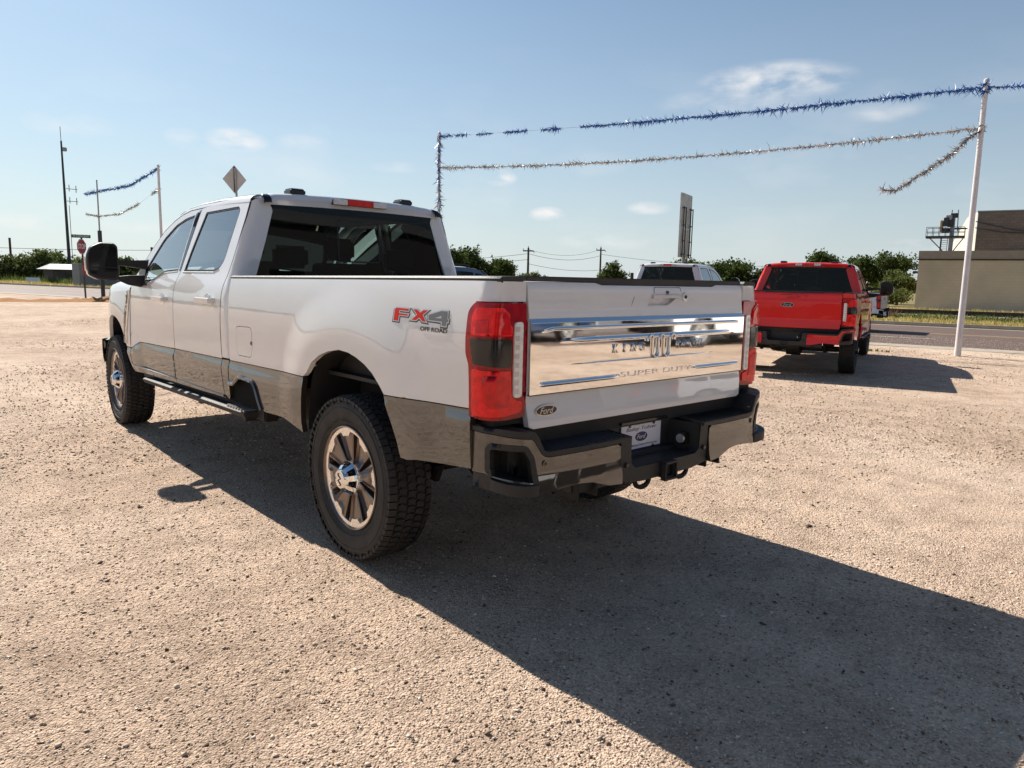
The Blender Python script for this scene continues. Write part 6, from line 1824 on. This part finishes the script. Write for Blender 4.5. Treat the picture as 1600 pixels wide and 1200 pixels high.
# ------------------------------------------------------------------ other vehicles
def build_suv(name, label, loc, rz, paint, hsc=1.0, cat='car', group=None):
    root = tag(empty(name, loc, rz), label, cat, group)
    ah = [(.40, .33), (.385, .45), (.33, .58), (.22, .68), (.08, .73), (-.08, .73), (-.22, .68), (-.33, .58), (-.385, .45), (-.40, .33)]
    WB_ = 2.75
    def sw(u, z):
        s_ = np.interp(z, [.2, .45, .75, .95, 1.05, 1.45, 1.70], [.90, .925, .94, .925, .90, .74, .66])
        s_ = s_ - .10 * np.clip(u - 3.2, 0, 9) ** 2 * 3 - .08 * np.clip(-.55 - u, 0, 9) ** 2 * 4
        return -s_, u, z
    for side in (-1, 1):
        r_ = [(-.40, .33)] + [(-y, z) for y, z in reversed(ah)][::-1][1:-1] if False else []
        o = [(-.86, .36)] + [(y, z) for y, z in reversed(ah)] + [(WB_ + y, z) for y, z in reversed(ah)] + [(3.55, .36), (3.62, .60), (3.58, .80), (3.35, .95), (2.85, 1.04), (2.45, 1.08), (1.95, 1.42), (1.45, 1.60), (.9, 1.66), (0, 1.66), (-.45, 1.62), (-.62, 1.50), (-.80, 1.08), (-.90, .80)]
        h1 = rounded([(1.18, 1.07), (1.18, 1.52), (1.45, 1.50), (1.85, 1.36), (2.28, 1.08)], .03, 3)
        h2 = rounded([(.20, 1.07), (.20, 1.55), (.60, 1.56), (1.10, 1.54), (1.10, 1.07)], .03, 3)
        h3 = rounded([(.12, 1.08), (.12, 1.55), (-.32, 1.53), (-.50, 1.42), (-.60, 1.15)], .03, 3)
        b_ = sheet('body_side', o, sw, paint, root, holes=[h1, h2, h3], rim=.02, side=side, grid=.12)
        for h in (h1, h2, h3):
            sheet('window', offset_poly(h, .006), lambda u, z: (sw(u, z)[0] + .008, u, z), 'privacy', b_, rim=0, side=side, grid=.2)
        sg = side
        for y in (1.14, .16, 2.30):
            MB().tube([(sg * abs(float(sw(np.array(y), np.array(z))[0])) + sg * .001, y, z) for z in (.42, .7, .95, 1.05)], .003, 4).build('door_seam', 'seal', b_)
        for y in (1.32, .40):
            x_ = sg * abs(float(sw(np.array(y), np.array(.93))[0]))
            MB().box(x_ - .01, x_ + sg * .04 if sg > 0 else x_ + .01, y - .09, y + .09, .925, .95).build('door_handle', paint, b_, bevel=.008)
        for yc in (0, WB_):
            D = wheel_meshes('silver')
            wh = link('wheel', D['barrel'], root, 'silver'); wh.location = (sg * .80, yc, .34); wh.scale = (.8, .785, .785); wh.rotation_euler = (.3, 0, 0 if sg < 0 else PI)
            link('tyre', D['tyre'], wh, 'rubber'); link('rim_ring', D['ring'], wh, 'silver')
            for j in range(8): link('spoke', D['spoke'], wh, 'silver').rotation_euler = (2 * PI * j / 8, 0, 0)
        for yc in (0, WB_):
            yz = [(yc + y, z) for y, z in ah]
            MB().loft([[(sg * .90, y, z + .005) for y, z in yz], [(sg * .5, y, z) for y, z in yz]]).build('wheel_liner', 'dark', root)
            MB().tube([(sg * (abs(float(sw(np.array(y), np.array(z))[0])) + .004), y, z) for y, z in yz], .022, 5).build('arch_trim', 'plastic', root)
        MB().box(sg * .93 if sg > 0 else -1.08, 1.08 if sg > 0 else -.93, 2.15, 2.27, 1.02, 1.16).build('mirror', paint, root, bevel=.03)
        MB().box(sg * .58, sg * .86, -.90, -.78, .90, 1.10).build('tail_lamp', 'lens', root, bevel=.03)
        MB().box(sg * .55, sg * .84, 3.44, 3.60, .70, .84).build('headlamp', 'lens_clear', root, bevel=.03)
    P_ = [(3.56, .80), (3.35, .955), (2.85, 1.045), (2.45, 1.085)]
    MB().loft([[(x * (.86 if y > 3.5 else .90), y, z + .03 * (1 - x * x)) for x in np.linspace(-1, 1, 9)] for y, z in P_]).build('hood', paint, root)
    MB().loft([[(x * (.88 if z < 1.2 else .74), y, z + .02 * (1 - x * x)) for x in np.linspace(-1, 1, 9)] for y, z in ((2.45, 1.085), (1.55, 1.58))]).build('windshield', 'shield', root)
    MB().loft([[(x * wv, y, z + .035 * (1 - x ** 4)) for x in np.linspace(-1, 1, 13)] for y, z, wv in ((1.55, 1.575, .70), (1.2, 1.635, .69), (.9, 1.655, .685), (0, 1.655, .685), (-.45, 1.615, .69), (-.62, 1.50, .72))]).build('roof', paint, root, angle=60)
    MB().loft([[(x * wv, y, z) for x in np.linspace(-1, 1, 5)] for y, z, wv in ((-.625, 1.495, .72), (-.79, 1.10, .88))]).build('rear_window', 'privacy', root)
    MB().loft([[(x * wv, y - .03 * (1 - x * x), z) for x in np.linspace(-1, 1, 9)] for y, z, wv in ((-.80, 1.10, .90), (-.88, .80, .92), (-.90, .55, .92))]).build('tailgate', paint, root, angle=60)
    MB().box(-.90, .90, -.96, -.80, .36, .58).build('rear_bumper', 'plastic', root, bevel=.04)
    MB().box(-.88, .88, 3.45, 3.66, .32, .68).build('front_bumper', paint, root, bevel=.05)
    MB().box(-.45, .45, 3.60, 3.67, .50, .68).build('grille', 'plastic', root, bevel=.02)
    MB().box(-.80, .80, -.8, 3.4, .26, .40).build('underbody', 'dark', root)
    MB().box(-.72, .72, -.5, 2.3, .40, .95).build('cabin_shell', 'cabin', root)
    for sg in (-1, 1): MB().tube([(sg * .60, -.35, 1.69), (sg * .60, -.2, 1.72), (sg * .60, .9, 1.735), (sg * .60, 1.1, 1.69)], .015, 6).build('roof_rail', 'seal', root)
    return root


HD = R(-90 + 17.0)      # the parked row faces the road
def place(dist_hd, x, y): return (x, y, 0), dist_hd
main_truck = build_truck('pickup_truck', 'white crew cab pickup with stone brown lower panels and chrome tailgate in the foreground')
red_truck = build_truck('pickup_truck', 'red crew cab pickup parked nose to the road at right', (9.43, 2.97, 0), R(-70), 'red', 'red', chrome_gate=False, fx4=False, plate=False, rimc='blackrim', short=True, group='pickups parked facing the road', hubc='gloss', ringc='blackrim')
white_truck = build_truck('pickup_truck', 'plain white crew cab pickup parked beyond the main tailgate, only its cab showing', (12.15, 8.25, 0), HD, 'white2', 'white2', chrome_gate=False, fx4=False, plate=False, rimc='silver', short=True, group='pickups parked facing the road', hubc='silver', ringc='silver')
red_truck.scale = (1.0, 1.0, .93)
white_truck.scale = (1, 1, .97)
build_suv('sport_utility', 'dark blue vehicle roof showing between the cab and the tall tree', (8.75, 13.2, 0), R(-73), 'blue').scale = (1.05, 1.05, 1.07)

# white pickup passing on the road behind the red one: only its tail is visible
road_truck = copy_tree(white_truck)
road_truck.location = (22.8, 7.95, 0); road_truck.rotation_euler = (0, 0, R(15)); road_truck.scale = (.94, .94, .87)
tag(road_truck, 'white pickup on the far lane, tail lamp showing past the red pickup mirror', 'pickup truck')
if 'group' in road_truck: del road_truck['group']

# what the chrome tailgate mirrors: vehicles and the dealership behind the photographer
build_suv('sport_utility', 'white sport utility parked behind the photographer, mirrored in the chrome', (11.9, -9.6, 0), R(-78), 'white2')
build_suv('sport_utility', 'white hatchback farther left behind the photographer, mirrored in the chrome', (2.2, -11.6, 0), R(-95), 'white2')
build_suv('sport_utility', 'bright blue car behind the photographer, mirrored in the chrome', (7.0, -11.8, 0), R(-95), 'blue')
dl = tag(empty('dealership_building', (5, -13.2, 0)), 'dark metal dealership building behind the photographer', 'building')
MB().box(-16, 16, -8, 0, 0, 4.2).build('wall', 'metal_wall', dl, angle=0)
MB().box(-16.2, 16.2, -8.2, .2, 4.2, 4.5).build('roof', 'roofmetal', dl, angle=0)
for x in (-12, -7, -2, 5, 10):
    f_ = MB().box(x, x + 3.0, -.03, .03, .3, 2.9).build('window', 'gloss', dl, angle=0)
    MB().box(x - .08, x, -.05, .06, .22, 2.98).box(x + 3.0, x + 3.08, -.05, .06, .22, 2.98).build('frame', 'galv', f_, angle=0)

tag(MB().add([(-20, -13.2, .006), (22, -13.2, .006), (22, -10.6, .006), (-20, -10.6, .006)], [(0, 1, 2, 3)]).build('pavement', 'asphalt', angle=0), kind='structure')
